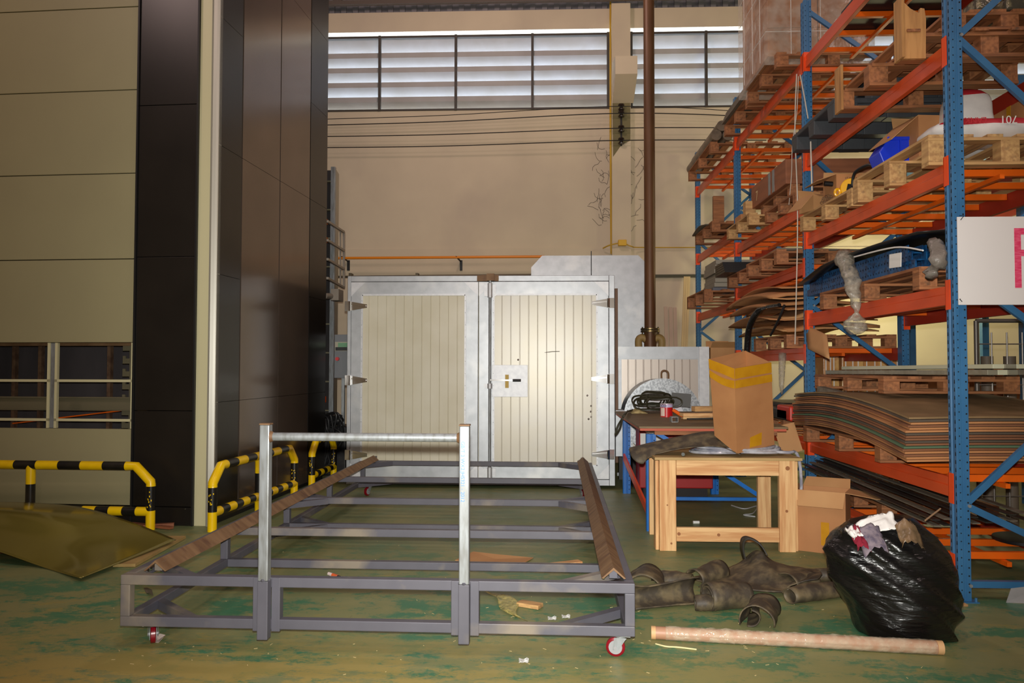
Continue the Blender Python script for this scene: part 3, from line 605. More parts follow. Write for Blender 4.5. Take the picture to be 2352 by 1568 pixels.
# ================================================================== TROLLEY
TA = math.radians(-1.0)
tr = thing('paint_trolley', 'long grey steel frame trolley with rusty angle rails and a galvanised push handle', 'trolley', (-.86, 3.95, 0), TA)
TL = 4.95; HW = 1.31; ZB, ZT = .12, .38; s_ = .05
def tp(mb, name, m, par=None, **k): return mb.build(name, m, par or tr, **k)
st = [0.025, 1.22, 2.42, 3.62, TL-.025]
tp(MB().box(-HW, HW, 0, s_, ZT-s_, ZT), 'front_rail', TGREY, bevel=.004, label='upper front rail'); tp(MB().box(-HW, HW, 0, s_, ZB, ZB+s_), 'front_rail', TGREY, bevel=.004, label='lower front rail')
for sg in (-1, 1):
    tp(MB().box(sg*HW, sg*(HW-s_), s_, TL-s_, ZT-s_, ZT), 'side_rail', TGREY, bevel=.004); tp(MB().box(sg*HW, sg*(HW-s_), s_, TL-s_, ZB, ZB+s_), 'side_rail', TGREY, bevel=.004)
    for v in st: tp(MB().box(sg*HW, sg*(HW-s_), v-.025, v+.025, ZB+s_, ZT-s_), 'frame_post', TGREY, bevel=.004)
for i, v in enumerate(st[1:]):
    tp(MB().box(-HW+s_, HW-s_, v-.025, v+.025, ZT-s_, ZT), 'cross_bar', TGREY, bevel=.004); tp(MB().box(-HW+s_, HW-s_, v-.025, v+.025, ZB, ZB+s_), 'cross_bar', TGREY, bevel=.004)
for sg in (-1, 1):
    for (v, dv) in ((st[0], .3), (st[2], .3), (st[2], -.3), (st[4], -.3)):
        for z in ((ZT-s_/2), (ZB+s_/2)):
            tp(MB().bar((sg*(HW-.04), v+dv, z-.002), (sg*(HW-.36), v+(.02 if dv > 0 else -.02), z-.002), .045, .045), 'corner_brace', TGREY)
# angle iron rails (inverted V)
for ux in (-1.16, 1.21):
    q = .055; t = .007; c_ = math.sqrt(.5)
    poly = [(0, 0), (-q*c_*1.25, -q*c_*1.1), (-q*c_*1.25+t, -q*c_*1.1-t*.3), (0, -t*1.5), (q*c_*1.25-t, -q*c_*1.1-t*.3), (q*c_*1.25, -q*c_*1.1)]
    a_ = tp(MB().prism([(p*1.25, r_*1.25) for p, r_ in poly], (ux, .06, ZT+.062), (1, 0, 0), (0, 0, 1), (0, 1, 0), TL-.1), 'angle_rail', RUST, fix=True, label='rusty angle iron rail')
    wl = MB()
    for v in st: tp(MB().box(ux-.02, ux+.02, v-.02+.09, v+.02+.09 if v < 4 else v-.01, ZT, ZT+.045), 'rail_support', TGREY); wl.tube([(ux-.05, v+.06, ZT+.004), (ux-.045, v+.075, ZT+.01), (ux-.05, v+.09, ZT+.004)], .008, 6)
    tp(wl, 'weld_beads', CHROME, smooth=True)
# handle
for ux in (-.545, .467):
    for dx in (-.048, .048): tp(MB().box(ux+dx-.022, ux+dx+.022, -.003, .049, ZB-.01, ZT-.001), 'sleeve_plate', TGREY, bevel=.003)
    po = tp(MB().box(ux-.027, ux+.027, -.058, -.004, ZB-.035, ZT-.005), 'lower_post', TGREY, bevel=.004)
    po = tp(MB().box(ux-.025, ux+.025, -.056, -.006, ZT-.005, 1.155), 'handle_post', ZINC, bevel=.005)
    tp(MB().box(ux-.027, ux+.027, -.058, -.004, 1.155, 1.163), 'end_cap', RUST, po, bevel=.002)
    tp(MB().tube([(ux-.026, -.03, ZT-.005), (ux, -.06, ZT), (ux+.026, -.03, ZT-.003)], .007, 6), 'weld_bead', TGREY, po, smooth=True)
    if ux > 0: text('GB/T 3 WX2.JHS321 - 2012', .026, Matrix(((0, 1, 0, ux-.008), (0, 0, -1, -.0562), (-1, 0, 0, .93), (0, 0, 0, 1))), mat('blue ink', S(70, 130, 190), .5), po, world=False)
tp(MB().cyl((-.52, -.031, 1.095), (.442, -.031, 1.095), .021, 16), 'handle_bar', ZINC, smooth=True)
for ux, sg in ((-.52, 1), (.442, -1)): tp(MB().tube([(ux-.0*sg, -.031, 1.095), (ux+.014*sg, -.031, 1.095)], [.03, .022], 14), 'weld_collar', RUST, smooth=True)
WR = mat('red polyurethane tread', S(126, 10, 26), .3); HUBM = mat('grey plastic hub', S(150, 150, 152), .4)
def caster(u, v, ang):
    M = Matrix.Translation((u, v, 0))@Matrix.Rotation(ang, 4, 'Z')
    def P3(*c): return M@Vector(c)
    r = .0475
    k = MB().box(-.05, .05, -.05, .05, ZB-.008, ZB-.001, M).cyl(P3(0, 0, ZB-.022), P3(0, 0, ZB-.008), .028, 16)
    for sy in (-1, 1): k.prism([(-.03, ZB-.022), (.03, ZB-.022), (-.012, r-.012), (-.04, r-.012)], P3(0, sy*.022, 0), M.to_3x3()@Vector((1, 0, 0)), (0, 0, 1), M.to_3x3()@Vector((0, 1, 0)), sy*.003)
    c = tp(k, 'caster', ZINC, fix=True, label='swivel caster bracket')
    tp(MB().tube([P3(-.026, sy, r) for sy in (-.013, -.010, .010, .013)], [r-.004, r, r, r-.004], 28), 'wheel', WR, c, smooth=True)
    h = MB()
    for sy in (-1, 1): h.cyl(P3(-.026, sy*.0145, r), P3(-.026, sy*.0175, r), .034, 20).cyl(P3(-.026, sy*.017, r), P3(-.026, sy*.027, r), .009, 8)
    tp(h, 'hub', HUBM, c, smooth=True)
caster(-1.18, .09, math.radians(-63)); caster(1.245, .07, math.radians(-8)); caster(-1.2, TL-.1, 1.2); caster(1.2, TL-.1, 1.9)

# ================================================================== SAFETY BARRIERS
def barrier(name_lab, A, B, mids, n, cont0=False, cont1=False, hgt=.60):
    """A, B ground points of the end posts; fat painted tubes, chamfered top corners, low rail"""
    A = Vector(A); B = Vector(B); d = (B-A).normalized(); L = (B-A).length; r = .04
    t = thing('safety_barrier', name_lab, 'barrier', A, math.atan2(d.y, d.x), 'yellow and black tube barriers')
    def seg(p, q, k0=0, lab='top_rail', pitch=.17):
        p = Vector(p); q = Vector(q); Ls = (q-p).length; m = max(1, round(Ls/pitch)); m += (m+1) % 2; mb = MB()
        for i in range(m):
            mb.tube([p+(q-p)*(i/m), p+(q-p)*((i+1)/m)], r+(0 if (i+k0) % 2 else .0006), 20, k=(i+k0) % 2)
        return mb.build(lab, [YEL, BLKB], t, smooth=True)
    ch = .14; x0 = ch+.09 if not cont0 else 0; x1 = L-ch-.09 if not cont1 else L
    seg((x0, 0, hgt-r), (x1, 0, hgt-r), 1, pitch=.2)
    def elbow(x, sx):
        mb = MB().tube([(x, 0, .385), (x, 0, .42), (x+sx*ch, 0, hgt-r), (x+sx*(ch+.09), 0, hgt-r)], r+.0012, 20); mb.build('corner_elbow', YEL, t, smooth=True)
    if not cont0: elbow(0, 1)
    if not cont1: elbow(L, -1)
    ends = ([0] if not cont0 else [])+([L] if not cont1 else [])
    for x in ends+mids:
        top = .41 if x in ends else hgt-r
        zz = [0, .17, .39, top]
        p = MB()
        for i in range(3): p.tube([(x, 0, zz[i]), (x, 0, zz[i+1])], r if i != 1 else r-.0004, 20, k=0 if i != 1 else 1)
        p.build('post', [YEL, BLKB], t, smooth=True)
        if x in ends:
            ck = MB(); rr = random.Random(int(x*100)+n)
            for i in range(9): 
                a = -math.atan2(d.y, d.x)-math.pi/2+rr.uniform(-.5, .6); z = rr.uniform(.2, .34)
                ck.box(-.004, .004, -.0015, .0008, -rr.uniform(.003, .012), .005, Matrix.Translation((x+math.cos(a)*r, math.sin(a)*r, z))@Matrix.Rotation(a-math.pi/2, 4, 'Z'))
            ck.build('paint_chips', YEL, t)
    xs = sorted(ends+mids)
    if cont0: xs = [0]+xs
    for a_, b_ in zip(xs, xs[1:]): seg((a_+.0, 0, .16), (b_-.0, 0, .16), 0, 'low_rail', .15)
    return t
pR = PZ(345, 1216); pM = PY(70, 1100, pR.y+.04); barrier('yellow and black tube barrier at far left, in front of the khaki machine', (pM.x-1.4, pR.y+.1, 0), (pR.x, pR.y, 0), [1.4], 1, cont0=True)
barrier('nearer yellow and black tube barrier beside the machine, behind the trolley handle', (-2.915, 6.83, 0), (-2.755, 8.60, 0), [.91], 2)
barrier('farther yellow and black tube barrier beside the machine, close to the oven', (-2.77, 9.25, 0) if False else (PY(717, 1000, 9.2).x, 9.2, 0), (PY(767, 1000, 10.05).x, 10.05, 0), [], 3)
# ================================================================== CURVED STEEL SHEET, WOOD UNDER IT
ctrl = [  # rows from right end to the left: front pixel+z , rear pixel
    [PZ(185, 1327, .03), PZ(262, 1297, .035), PZ(335, 1268, .04), PZ(405, 1239, .05)],
    [PY(108, 1305, 5.50), PY(160, 1272, 5.66), PY(230, 1236, 5.98), PY(310, 1201, 6.3)],
    [PY(0, 1267, 5.62), PY(60, 1232, 5.82), PY(130, 1194, 6.0), PY(190, 1165, 6.4)],
    [PY(-130, 1228, 5.8), PY(-60, 1204, 5.98), PY(10, 1172, 6.1), PY(60, 1153, 6.5)],
    [PY(-300, 1200, 6.0), PY(-240, 1180, 6.2), PY(-160, 1160, 6.35), PY(-90, 1152, 6.6)]]
rows = [spline(r_, 6) for r_ in ctrl]; G = [spline([rows[i][j] for i in range(5)], 7) for j in range(len(rows[0]))]
tag(MB().grid(G, .003).build('steel_sheet', OLIVE, smooth='all', fix=True), 'large warped olive steel sheet lying on wood before the left barrier', 'steel sheet')
a_ = PZ(262, 1301, .03); b_ = PZ(400, 1222, .03)
tag(MB().bar(PZ(285, 1298, .014), PZ(405, 1233, .014), .16, .022).build('plywood_offcut', mat('dusty plywood offcut', S(176, 150, 92), .7, 0, S(160, 132, 80), 4)), 'narrow plywood strip on the floor at the corner of the warped sheet', 'plywood strip')
tag(MB().bar(PZ(330, 1208, .02), PZ(400, 1204, .02), .05, .03).bar(PZ(300, 1202, .02), PZ(394, 1212, .015), .05, .02).build('timber_offcuts', mat('reddish timber', S(140, 84, 54), .7)), 'reddish timber offcuts on the floor under the left barrier post', 'timber offcut')
tag(MB().box(-5.6, PY(2, 1290, 5.9).x+.16, 5.95, 6.1, 0, .16).build('timber_block', mat('reddish timber', S(140, 84, 54), .7), bevel=.004), 'reddish timber block supporting the warped steel sheet at far left', 'timber block')
# ================================================================== FLOOR LITTER
def flat(name, pts, th, m, lab, cat, z=.002, curl=0, **k):
    P_ = [PZ(x, y, z) for x, y in pts]; c = sum(P_, Vector())/len(P_); n = len(P_)
    mb = MB(); top = [p+Vector((0, 0, th+curl*((i*37) % 5)/5)) for i, p in enumerate(P_)]
    bot = [t-Vector((0, 0, th)) for t in top]; ct = c+Vector((0, 0, th)); cb_ = c
    v = top+bot+[ct, cb_]; f = [(i, (i+1) % n, 2*n) for i in range(n)]+[((i+1) % n+n, i+n, 2*n+1) for i in range(n)]+[((i+1) % n, i, i+n, (i+1) % n+n) for i in range(n)]
    mb.add(v, f); return tag(mb.build(name, m, fix=True), lab, cat)
flat('cardboard_scrap', [(1045, 1287), (1087, 1269), (1140, 1277), (1225, 1282), (1200, 1298), (1130, 1296)], .004, CARDL, 'flat orange-brown cardboard scrap on the floor inside the trolley frame', 'cardboard scrap', curl=.015)
tag(MB().bar(PZ(1246, 1300, .012), PZ(1333, 1290, .012), .07, .022).build('wood_offcut', PINEX, bevel=.002), 'tapering wood offcut on the floor inside the trolley, farther one', 'wood offcut')
tag(MB().bar(PZ(1192, 1384, .014), PZ(1242, 1392, .014), .07, .024).build('wood_block', NEWX, bevel=.002), 'short wood block on the floor inside the trolley, beside clear film', 'wood block')
G = []; rnd = random.Random(4)
for i in range(12):
    row = []
    for j in range(9):
        u_ = i/11; v_ = j/8; px_ = 1142+55*u_+(v_-.5)*(62-40*u_)+10*math.sin(u_*7); py_ = 1366+62*u_+(v_-.5)*14
        p = PZ(px_, py_, .006); p.z += .02*abs(nz(px_*.06, py_*.09))+.012*v_; row.append(p)
    G.append(row)
tag(MB().grid(G, .0008).build('plastic_film_scrap', mat('yellowish film', S(208, 196, 120), .2, 0, bump=.8, bscale=30, alpha=.4), smooth='all'), 'crumpled yellowish clear film scrap on the floor inside the trolley', 'film scrap')
mk = thing('marker_pen', 'small white and orange tube lying on the floor under the trolley', 'marker', PZ(768, 1322, .012)); MB().cyl(PZ(755, 1317, .012), PZ(776, 1324, .012), .012, 12).build('barrel', mat('white plastic', S(230, 214, 210), .4), mk, world=True, smooth=True)
MB().cyl(PZ(764, 1320, .012), PZ(776, 1324, .012), .0125, 12).build('label_band', mat('orange label', S(236, 110, 60), .4), mk, world=True, smooth=True); MB().cyl(PZ(776, 1324, .012), PZ(781, 1326, .012), .011, 12).build('cap', BLK, mk, world=True, smooth=True)
flat('paper_scrap', [(350, 1474), (356, 1465), (368, 1466), (380, 1461), (376, 1470), (364, 1476)], .002, mat('pinkish paper', S(196, 180, 170), .7), 'crumpled pinkish paper scrap beside the front-left caster', 'paper scrap', curl=.03)
flat('dry_leaf', [(330, 1350), (338, 1354), (349, 1363), (352, 1371), (344, 1369), (336, 1362)], .002, mat('dry leaf', S(96, 88, 70), .8), 'small dried leaf on the floor by the trolley corner', 'leaf', curl=.03)
for i, (px_, py_, lab) in enumerate(((1268, 1418, 'small crumpled clear wrapper on the floor, left one of two near the trolley corner'), (1300, 1414, 'small crumpled clear wrapper on the floor, right one of two near the trolley corner'), (1203, 1515, 'small crumpled clear wrapper on the floor in front of the trolley'))):
    c = PZ(px_, py_, .01); G = [[(c.x+(i_-3)*.008+.006*nz(i_*3.1, j_*2.7), c.y+(j_-3)*.008+.006*nz(j_*2.3, i_*4.1, 5), .004+.022*abs(nz(i_*1.3, j_*1.7, 3))) for j_ in range(7)] for i_ in range(7)]
    tag(MB().grid(G, .0006).build('clear_wrapper', mat('clear wrapper', S(220, 220, 216), .15, 0, bump=.5, bscale=40, alpha=.6)), lab, 'wrapper')
rnd = random.Random(9); mb = MB()
for i in range(130):
    c = PZ(rnd.uniform(300, 2300), rnd.uniform(1290, 1560), 0); c = PZ(rnd.uniform(250, 2200), rnd.choice((rnd.uniform(1240, 1540), rnd.uniform(1380, 1560))), 0)
    a = rnd.uniform(0, 3.1); l = rnd.uniform(.004, .02); mb.bar((c.x, c.y, .002), (c.x+l*math.cos(a), c.y+l*math.sin(a), .003), .003, .002)
tag(mb.build('floor_crumbs', mat('pale wood crumbs', S(190, 170, 120), .8)), 'tiny wood chips and dust crumbs scattered over the worn green floor', 'debris', kind='stuff')
tag(MB().tube(spline([PZ(1506, 1478, .004), PZ(1530, 1484, .008), PZ(1560, 1486, .004), PZ(1600, 1491, .006)], 6), .004, 6).build('twine', mat('pale twine', S(224, 214, 160), .7)), 'short pale strip of twine on the floor before the wrapped tube', 'twine')
tag(MB().tube(spline([PZ(556, 1207, .005), PZ(566, 1207, .005), PZ(570, 1207, .005)], 3), .005, 6).build('white_stub', WHITE), 'tiny white stub on the floor behind the rusty rail', 'stub')
# ================================================================== PALLET RACK
RX, RB = 2.567, 3.55          # aisle face, back face
RYS = [5.05, 7.80, 10.60, 13.30]; RH = 5.08
rack = thing('pallet_rack', 'three-bay blue and orange pallet rack running along the right side', 'rack', (RX, RYS[0], 0))
def rp(mb, name, m, par=None, **k): return mb.build(name, m, par or rack, world=True, **k)
def upright_mesh(x, y, sx):
    """C-section: perforated face towards sx side (aisle face for the front ones)"""
    w, d = .095, .075; mb = MB(); z0, z1 = .004, RH
    X = lambda t: x+sx*t
    poly = [(X(0), y-w/2+.006), (X(.006), y-w/2), (X(.03), y-w/2), (X(.034), y-w/2+.006), (X(.046), y-w/2+.006), (X(.05), y-w/2), (X(d), y-w/2), (X(d), y+w/2), (X(.0), y+w/2), (X(0), y+w/2-.03), (X(.008), y+w/2-.036), (X(.008), y-w/2+.036), (X(0), y-w/2+.03)]
    mb.prism(poly, (0, 0, z0), (1, 0, 0), (0, 1, 0), (0, 0, 1), z1-z0, k=0)
    z = .06; i = 0
    while z < RH-.03:
        for (xx, rr, zz) in ((X(.063), .006, 0), (X(.018), .0045, .012)):
            a = [(xx+rr*math.cos(t), y-w/2-.0006, z+zz+rr*math.sin(t)) for t in [i_*math.pi/3 for i_ in range(6)]]
            mb.add(a, [tuple(range(6))], 1)
        for dy in (-.034, .034):
            mb.add([(X(-.0006), y+dy-.006, z-.012), (X(-.0006), y+dy+.006, z-.012), (X(-.0006), y+dy+.004, z+.012), (X(-.0006), y+dy-.004, z+.012)], [(0, 1, 2, 3)], 1)
        z += .05
    return mb
for y in RYS:
    for (x, sx, nm) in ((RX, 1, 'front upright'), (RB, -1, 'rear upright')):
        u = rp(upright_mesh(x, y, sx), 'upright', [BLUE, HOLE])
        rp(MB().box(x+sx*(-.02), x+sx*.11, y-.075, y+.075, 0, .006).cyl((x+sx*.095, y-.06, .006), (x+sx*.095, y-.06, .03), .008, 8), 'base_plate', BLUE, u)
    xa, xb = RX+.06, RB-.06; nz_f = [.59, 2.05, 3.55, 4.98]; nz_b = [.12, 1.32, 2.80, 4.28]
    seq = [(xa, .10, xb, .10)]
    pts = [(xa, .59)]
    segs = [((xb, -.12+.3), (xa, .59)), ((xa, .59), (xb, 1.40)), ((xb, 1.40), (xa, 2.05)), ((xa, 2.05), (xb, 2.80)), ((xb, 2.72), (xa, 3.55)), ((xa, 3.55), (xb, 4.35)), ((xb, 4.35), (xa, 4.98))]
    for (p, q) in segs: rp(MB().bar((p[0], y-.005, p[1]), (q[0], y-.005, q[1]), .028, .042), 'brace', BLUE)
    rp(MB().box(xa, xb, y-.02, y+.02, .08, .12), 'brace', BLUE)
    for z in (.10, .59, 2.05, 3.55): rp(MB().cyl((xa+.01, y-.056, z), (xa+.01, y-.044, z), .011, 8), 'bolt', ZINC)
LV = [[.19, .69, 1.91, 2.70, 3.47, 4.46], [.69, 1.58, 2.43, 3.02, 4.45], [2.28, 3.26, 4.40]]
nbar = 0
for bi, lv in enumerate(LV):
    ya, yb = RYS[bi]+.048, RYS[bi+1]-.048
    for z in lv:
        h = .062
        for (x, sx, m_) in ((RX+.012, 1, BEAM), (RB-.012, -1, BEAMR)):
            X = lambda t: x+sx*t
            poly = [(X(0), z-h), (X(.04), z-h), (X(.04), z+h), (X(0.008), z+h), (X(.008), z+.012), (X(0), z+.006)]
            b_ = rp(MB().prism(poly, (0, ya, 0), (1, 0, 0), (0, 0, 1), (0, 1, 0), yb-ya), 'beam', m_, fix=True, bevel=.003)
            for (yy, s2) in ((ya, -1), (yb, 1)):
                c = MB().box(X(-.016), X(-.012), yy-s2*.004, yy+s2*.055, z-.095, z+.095).box(X(-.016), X(.045), yy-s2*.006, yy-s2*.001, z-.095, z+.095)
                rp(c, 'beam_connector', CONN, b_)
        if bi == 2 and z < 2.3: ks = 6
        else: ks = 7
        if bi == 1 and z < .8: ks = 4
        if bi == 0 and abs(z-3.47) < .01: continue
        if bi == 0 and abs(z-1.91) < .01: ks = 3
        g = (yb-ya)/ks
        for k in range(ks):
            if nbar >= 99: break
            nbar += 1
            yy = ya+g*(k+.5); rp(MB().box(RX+.055, RB-.055, yy-.022, yy+.022, z+.012, z+.058), 'support_bar', BARO, bevel=.003)
        rp(MB().bar((RX+.42, ya+.1, z-.005), (RX+.42, yb-.1, z-.005), .03, .03), 'tie_bar', BARO)
# ------------------------------------------------------------------ pallets
def make_pallet(label, L=1.0, W=.98, H=.15, new=True, group='wooden pallets on the rack'):
    """L along y (rack length), W along x. local origin at base centre"""
    t = thing('wooden_pallet', label, 'pallet', (0, 0, 0), 0, group)
    mx, my = (NEWX, NEWY) if new else (OLDX, OLDY); rnd = random.Random(hash(label) % 1000 if False else len(label)*7+int(L*100))
    for i in range(6):
        x = -W/2+.05+(W-.1)*i/5; w_ = .05
        MB().box(x-w_, x+w_, -L/2, L/2, H-.02, H).build('deck_board', my, t, bevel=.002)
    for y in (-L/2+.05, 0, L/2-.05): MB().box(-W/2, W/2, y-.05, y+.05, H-.04, H-.02).build('stringer_board', mx, t, bevel=.002)
    for y in (-L/2+.05, 0, L/2-.05):
        for x in (-W/2+.06, 0, W/2-.06): MB().box(x-.06, x+.06, y-.05, y+.05, .02, H-.04).build('block', my, t, bevel=.003)
    for y in (-L/2+.05, 0, L/2-.05): MB().box(-W/2, W/2, y-.05, y+.05, 0, .02).build('bottom_board', mx, t, bevel=.002)
    return t
OPal = None; NPal = None; PAL = {}
def pallet(y, z, label, L=1.2, W=1.0, H=.15, new=False, x=None, rot=0):
    key = (L, W, H, new); x = (RX+RB)/2-.04 if x is None else x
    if key not in PAL: PAL[key] = t = make_pallet(label, L, W, H, new); t.location = (x, y, z); t.rotation_euler = (0, 0, rot); return t
    return dup(PAL[key], (x, y, z), rot, label)
def at(t, loc): t.location = loc; return t
tops = lambda bi, i: LV[bi][i]+.062
# bay 1
z = tops(0, 3); pn1 = pallet(5.78, z, 'pale wooden pallet nearest the front upright, third level, carrying cement bags', 1.25, 1.04, .20, True); pn2 = pallet(7.08, z, 'pale wooden pallet with open boxes and a yellow hoist, third level', 1.25, 1.04, .15, True, rot=.01)
z = tops(0, 2); pallet(6.3, z, 'wooden pallet under the blue steel profiles, second level', 1.9, 1.0, .155, False)
z4 = tops(0, 4)
bp = thing('broken_pallet', 'broken wooden pallet with upright splintered boards on the fourth level', 'pallet', (3.0, 5.9, z4+.01), 0)
for yy, hh, w_ in ((6.45, .36, .10), (5.92, .15, .12), (5.40, .34, .16)):
    MB().box(2.42, 2.42+w_ if hh > .2 else 2.56, yy-.05, yy+.05, z4+.03, z4+.17).build('block', OLDY, bp, world=True, bevel=.003)
    MB().box(2.42, 3.5, yy-.06, yy+.06, z4+.01, z4+.035).build('bottom_board', OLDX, bp, world=True, bevel=.002)
    MB().box(2.44, 3.5, yy-.06, yy+.06, z4+.155, z4+.18).build('stringer_board', OLDX, bp, world=True, bevel=.002)
    for xx in (2.95, 3.38): MB().box(xx, xx+.12, yy-.05, yy+.05, z4+.03, z4+.16).build('block', OLDY, bp, world=True, bevel=.003)
for xx in (2.45, 2.66, 2.9, 3.14, 3.38): MB().box(xx, xx+.09, 5.32, 6.52, z4+.18, z4+.2).build('deck_board', OLDY, bp, world=True, bevel=.002)
MB().box(2.405, 2.425, 6.38, 6.52, z4, z4+.37).build('upright_board', wood('pale splinter z', S(196, 146, 88), S(164, 116, 66), st=(14, 14, 1.5)), bp, world=True, bevel=.002)
MB().prism([(0, 0), (.155, 0), (.16, .27), (.15, .34), (.125, .345), (.115, .31), (.06, .34), (.0, .40)], (2.42, 5.33, z4), (1, 0, 0), (0, 0, 1), (0, 1, 0), .03).build('splintered_board', wood('pale splinter z', S(196, 146, 88), S(164, 116, 66), st=(14, 14, 1.5)), bp, world=True, fix=True)
MB().box(2.405, 2.425, 5.30, 5.42, z4, z4+.42).build('upright_board', wood('pale splinter z', S(196, 146, 88), S(164, 116, 66), st=(14, 14, 1.5)), bp, world=True, bevel=.002)
pallet(5.95, z4+.21, 'upper wooden pallet stacked over the broken one on the fourth level', 1.15, .82, .14, False, x=3.16)
# clear wrapped tubes lying on the upper pallet
for i in range(3):
    tag(MB().box(2.95+i*.2, 3.1+i*.2, 5.4, 6.6, z4+.352, z4+.45).build('wrapped_profile', mat('film wrapped steel', S(96, 92, 80), .2, .3, S(150, 142, 110), 16, (.5, .62), bump=.6, bscale=30), bevel=.02), ['shiny film-wrapped profile on the uppermost pallet, closest to the aisle', 'shiny film-wrapped profile on the uppermost pallet, middle one', 'shiny film-wrapped profile on the uppermost pallet, farthest in'][i], 'wrapped profile', 'wrapped profiles on the top pallet')
# plastic pallets
def plastic_pallet(lab, y0, y1, z, x0=2.42):
    t = thing('plastic_pallet', lab, 'pallet', ((x0+3.5)/2, (y0+y1)/2, z))
    MB().box(x0, 3.5, y0, y1, z+.12, z+.165).build('deck', PLASTG, t, world=True, bevel=.01)
    for yy in (y0, (y0+y1)/2-.08, y1-.16):
        for xx in (x0, (x0+3.5)/2-.1, 3.5-.2): MB().prism([(0.01, 0), (.14, 0), (.16, .125), (0, .125)], (xx, yy, z), (0, 1, 0), (0, 0, 1), (1, 0, 0), .2).build('foot', PLASTG, t, world=True, fix=True, bevel=.006)
        MB().box(x0+.015, 3.485, yy+.02, yy+.14, z+.004, z+.119).build('runner', PLASTG, t, world=True)
    return t
plastic_pallet('dark grey plastic pallet sticking out over the aisle on the fourth level', 6.58, 7.7, z4)
for i, zz in enumerate((.17, .30)):
    plastic_pallet(['second dark grey plastic pallet stacked on the protruding one', 'topmost of the three dark grey plastic pallets'][i], 6.62, 7.7, z4+zz, 2.75)
# ------------------------------------------------------------------ carton helper
def carton(lab, c, sx, sy, sz, rot=0, m=None, open_=False, tape=True, group=None, name='cardboard_box', flaps=(.35, .35, .35, .35), ang=(2.2, 1.2, .5, -.4), cat='box'):
    m = m or CARD; t = thing(name, lab, cat, c, rot, group); th = .005
    if not open_:
        MB().box(-sx/2, sx/2, -sy/2, sy/2, 0, sz).build('carton', m, t, bevel=.004)
        if tape: MB().box(-sx/2-.0012, sx/2+.0012, -.025, .025, sz-.12, sz+.0012).build('tape', TAPE, t)
    else:
        b = MB().box(-sx/2, sx/2, -sy/2, -sy/2+th, 0, sz).box(-sx/2, sx/2, sy/2-th, sy/2, 0, sz).box(-sx/2, -sx/2+th, -sy/2+th, sy/2-th, 0, sz).box(sx/2-th, sx/2, -sy/2+th, sy/2-th, 0, sz).box(-sx/2+th, sx/2-th, -sy/2+th, sy/2-th, 0, th)
        b.build('carton', m, t)
        for k, (cx_, cy_, ax, L_, W_) in enumerate(((0, -sy/2, 0, sx, flaps[0]), (sx/2, 0, 1, sy, flaps[1]), (0, sy/2, 2, sx, flaps[2]), (-sx/2, 0, 3, sy, flaps[3]))):
            if W_ <= 0: continue
            out = [(0, -1), (1, 0), (0, 1), (-1, 0)][k]; a = ang[k]; W_ = W_*min(sx, sy)
            d = Vector((out[0]*math.sin(a), out[1]*math.sin(a), math.cos(a))); e = Vector((-out[1], out[0], 0)); n_ = d.cross(e)
            p = Vector((cx_, cy_, sz)); v = [p-e*L_/2, p+e*L_/2, p+e*L_/2*.94+d*W_, p-e*L_/2*.94+d*W_]; v2 = [q-n_*.004 for q in v]
            MB().add(v+v2, [(0, 1, 2, 3), (7, 6, 5, 4), (0, 4, 5, 1), (1, 5, 6, 2), (2, 6, 7, 3), (3, 7, 4, 0)]).build('flap', CARDL, t, fix=True)
    return t
def soft_bag(lab, c, sx, sy, sz, rot, mats, name='cement_bag', standing=False, band=None):
    t = thing(name, lab, 'bag', c, rot); G = []; nu, nv = 28, 16; mb = MB()
    for i in range(nv+1):
        v_ = i/nv
        if standing: z_ = sz*v_; k_ = (1-.9*abs(2*v_-1)**8)*(1-.22*v_) if v_ < .9 else (1-.22*v_)*(1-(v_-.9)*7.5)*.9
        else: z_ = sz*v_; k_ = (math.sin(math.pi*(.08+.84*v_)))**.35
        for j in range(nu):
            a = 2*math.pi*j/nu; ca, sa = math.cos(a), math.sin(a); e = .35
            x = sx/2*math.copysign(abs(ca)**e, ca)*k_; y = sy/2*math.copysign(abs(sa)**e, sa)*k_
            n_ = .012*nz(x*9, y*9, z_*11+len(lab)); mb.v.append(Vector((x*(1+n_*2), y*(1+n_*2), z_+n_*(1 if 0 < i < nv else 0))))
    for i in range(nv):
        for j in range(nu):
            kk = 1 if (band and band(i/nv, j/nu)) else 0
            mb.f.append((i*nu+j, i*nu+(j+1) % nu, (i+1)*nu+(j+1) % nu, (i+1)*nu+j)); mb.mi.append(kk)
    mb.f += [tuple(reversed(range(nu))), tuple(range(nv*nu, (nv+1)*nu))]; mb.mi += [0, 0]
    mb.build('sack', mats, t, smooth='all'); return t
# bay 1, third level goods
zp1 = tops(0, 3)+.20; zp2 = tops(0, 3)+.15
SACK = mat('white paper sack', S(226, 224, 220), .6, 0, S(200, 198, 196), 5, (.4, .7)); SRED = mat('sack red print', S(186, 40, 52), .55)
b1 = soft_bag('white and red cement sack lying flat on the near pale pallet', (2.97, 5.42, zp1), .74, .36, .15, -.03, [SACK, SRED], band=lambda v, u: v > .62 and .6 < u < .98)
text('LANK', .055, Matrix.Translation((-.12, -.188, .118))@Matrix(((-1, 0, 0, 0), (0, 0, -1, 0), (0, -1, 0, 0), (0, 0, 0, 1))), SRED, b1, world=False)
text('701', .075, Matrix.Translation((.09, -.187, .118))@Matrix(((-1, 0, 0, 0), (0, 0, -1, 0), (0, -1, 0, 0), (0, 0, 0, 1))), WHITE, b1, world=False)
text('LANKO', .055, Matrix.Translation((-.31, -.188, .07))@Matrix(((0, 1, 0, 0), (0, 0, -1, 0), (-1, 0, 0, 0), (0, 0, 0, 1))), SRED, b1, world=False)
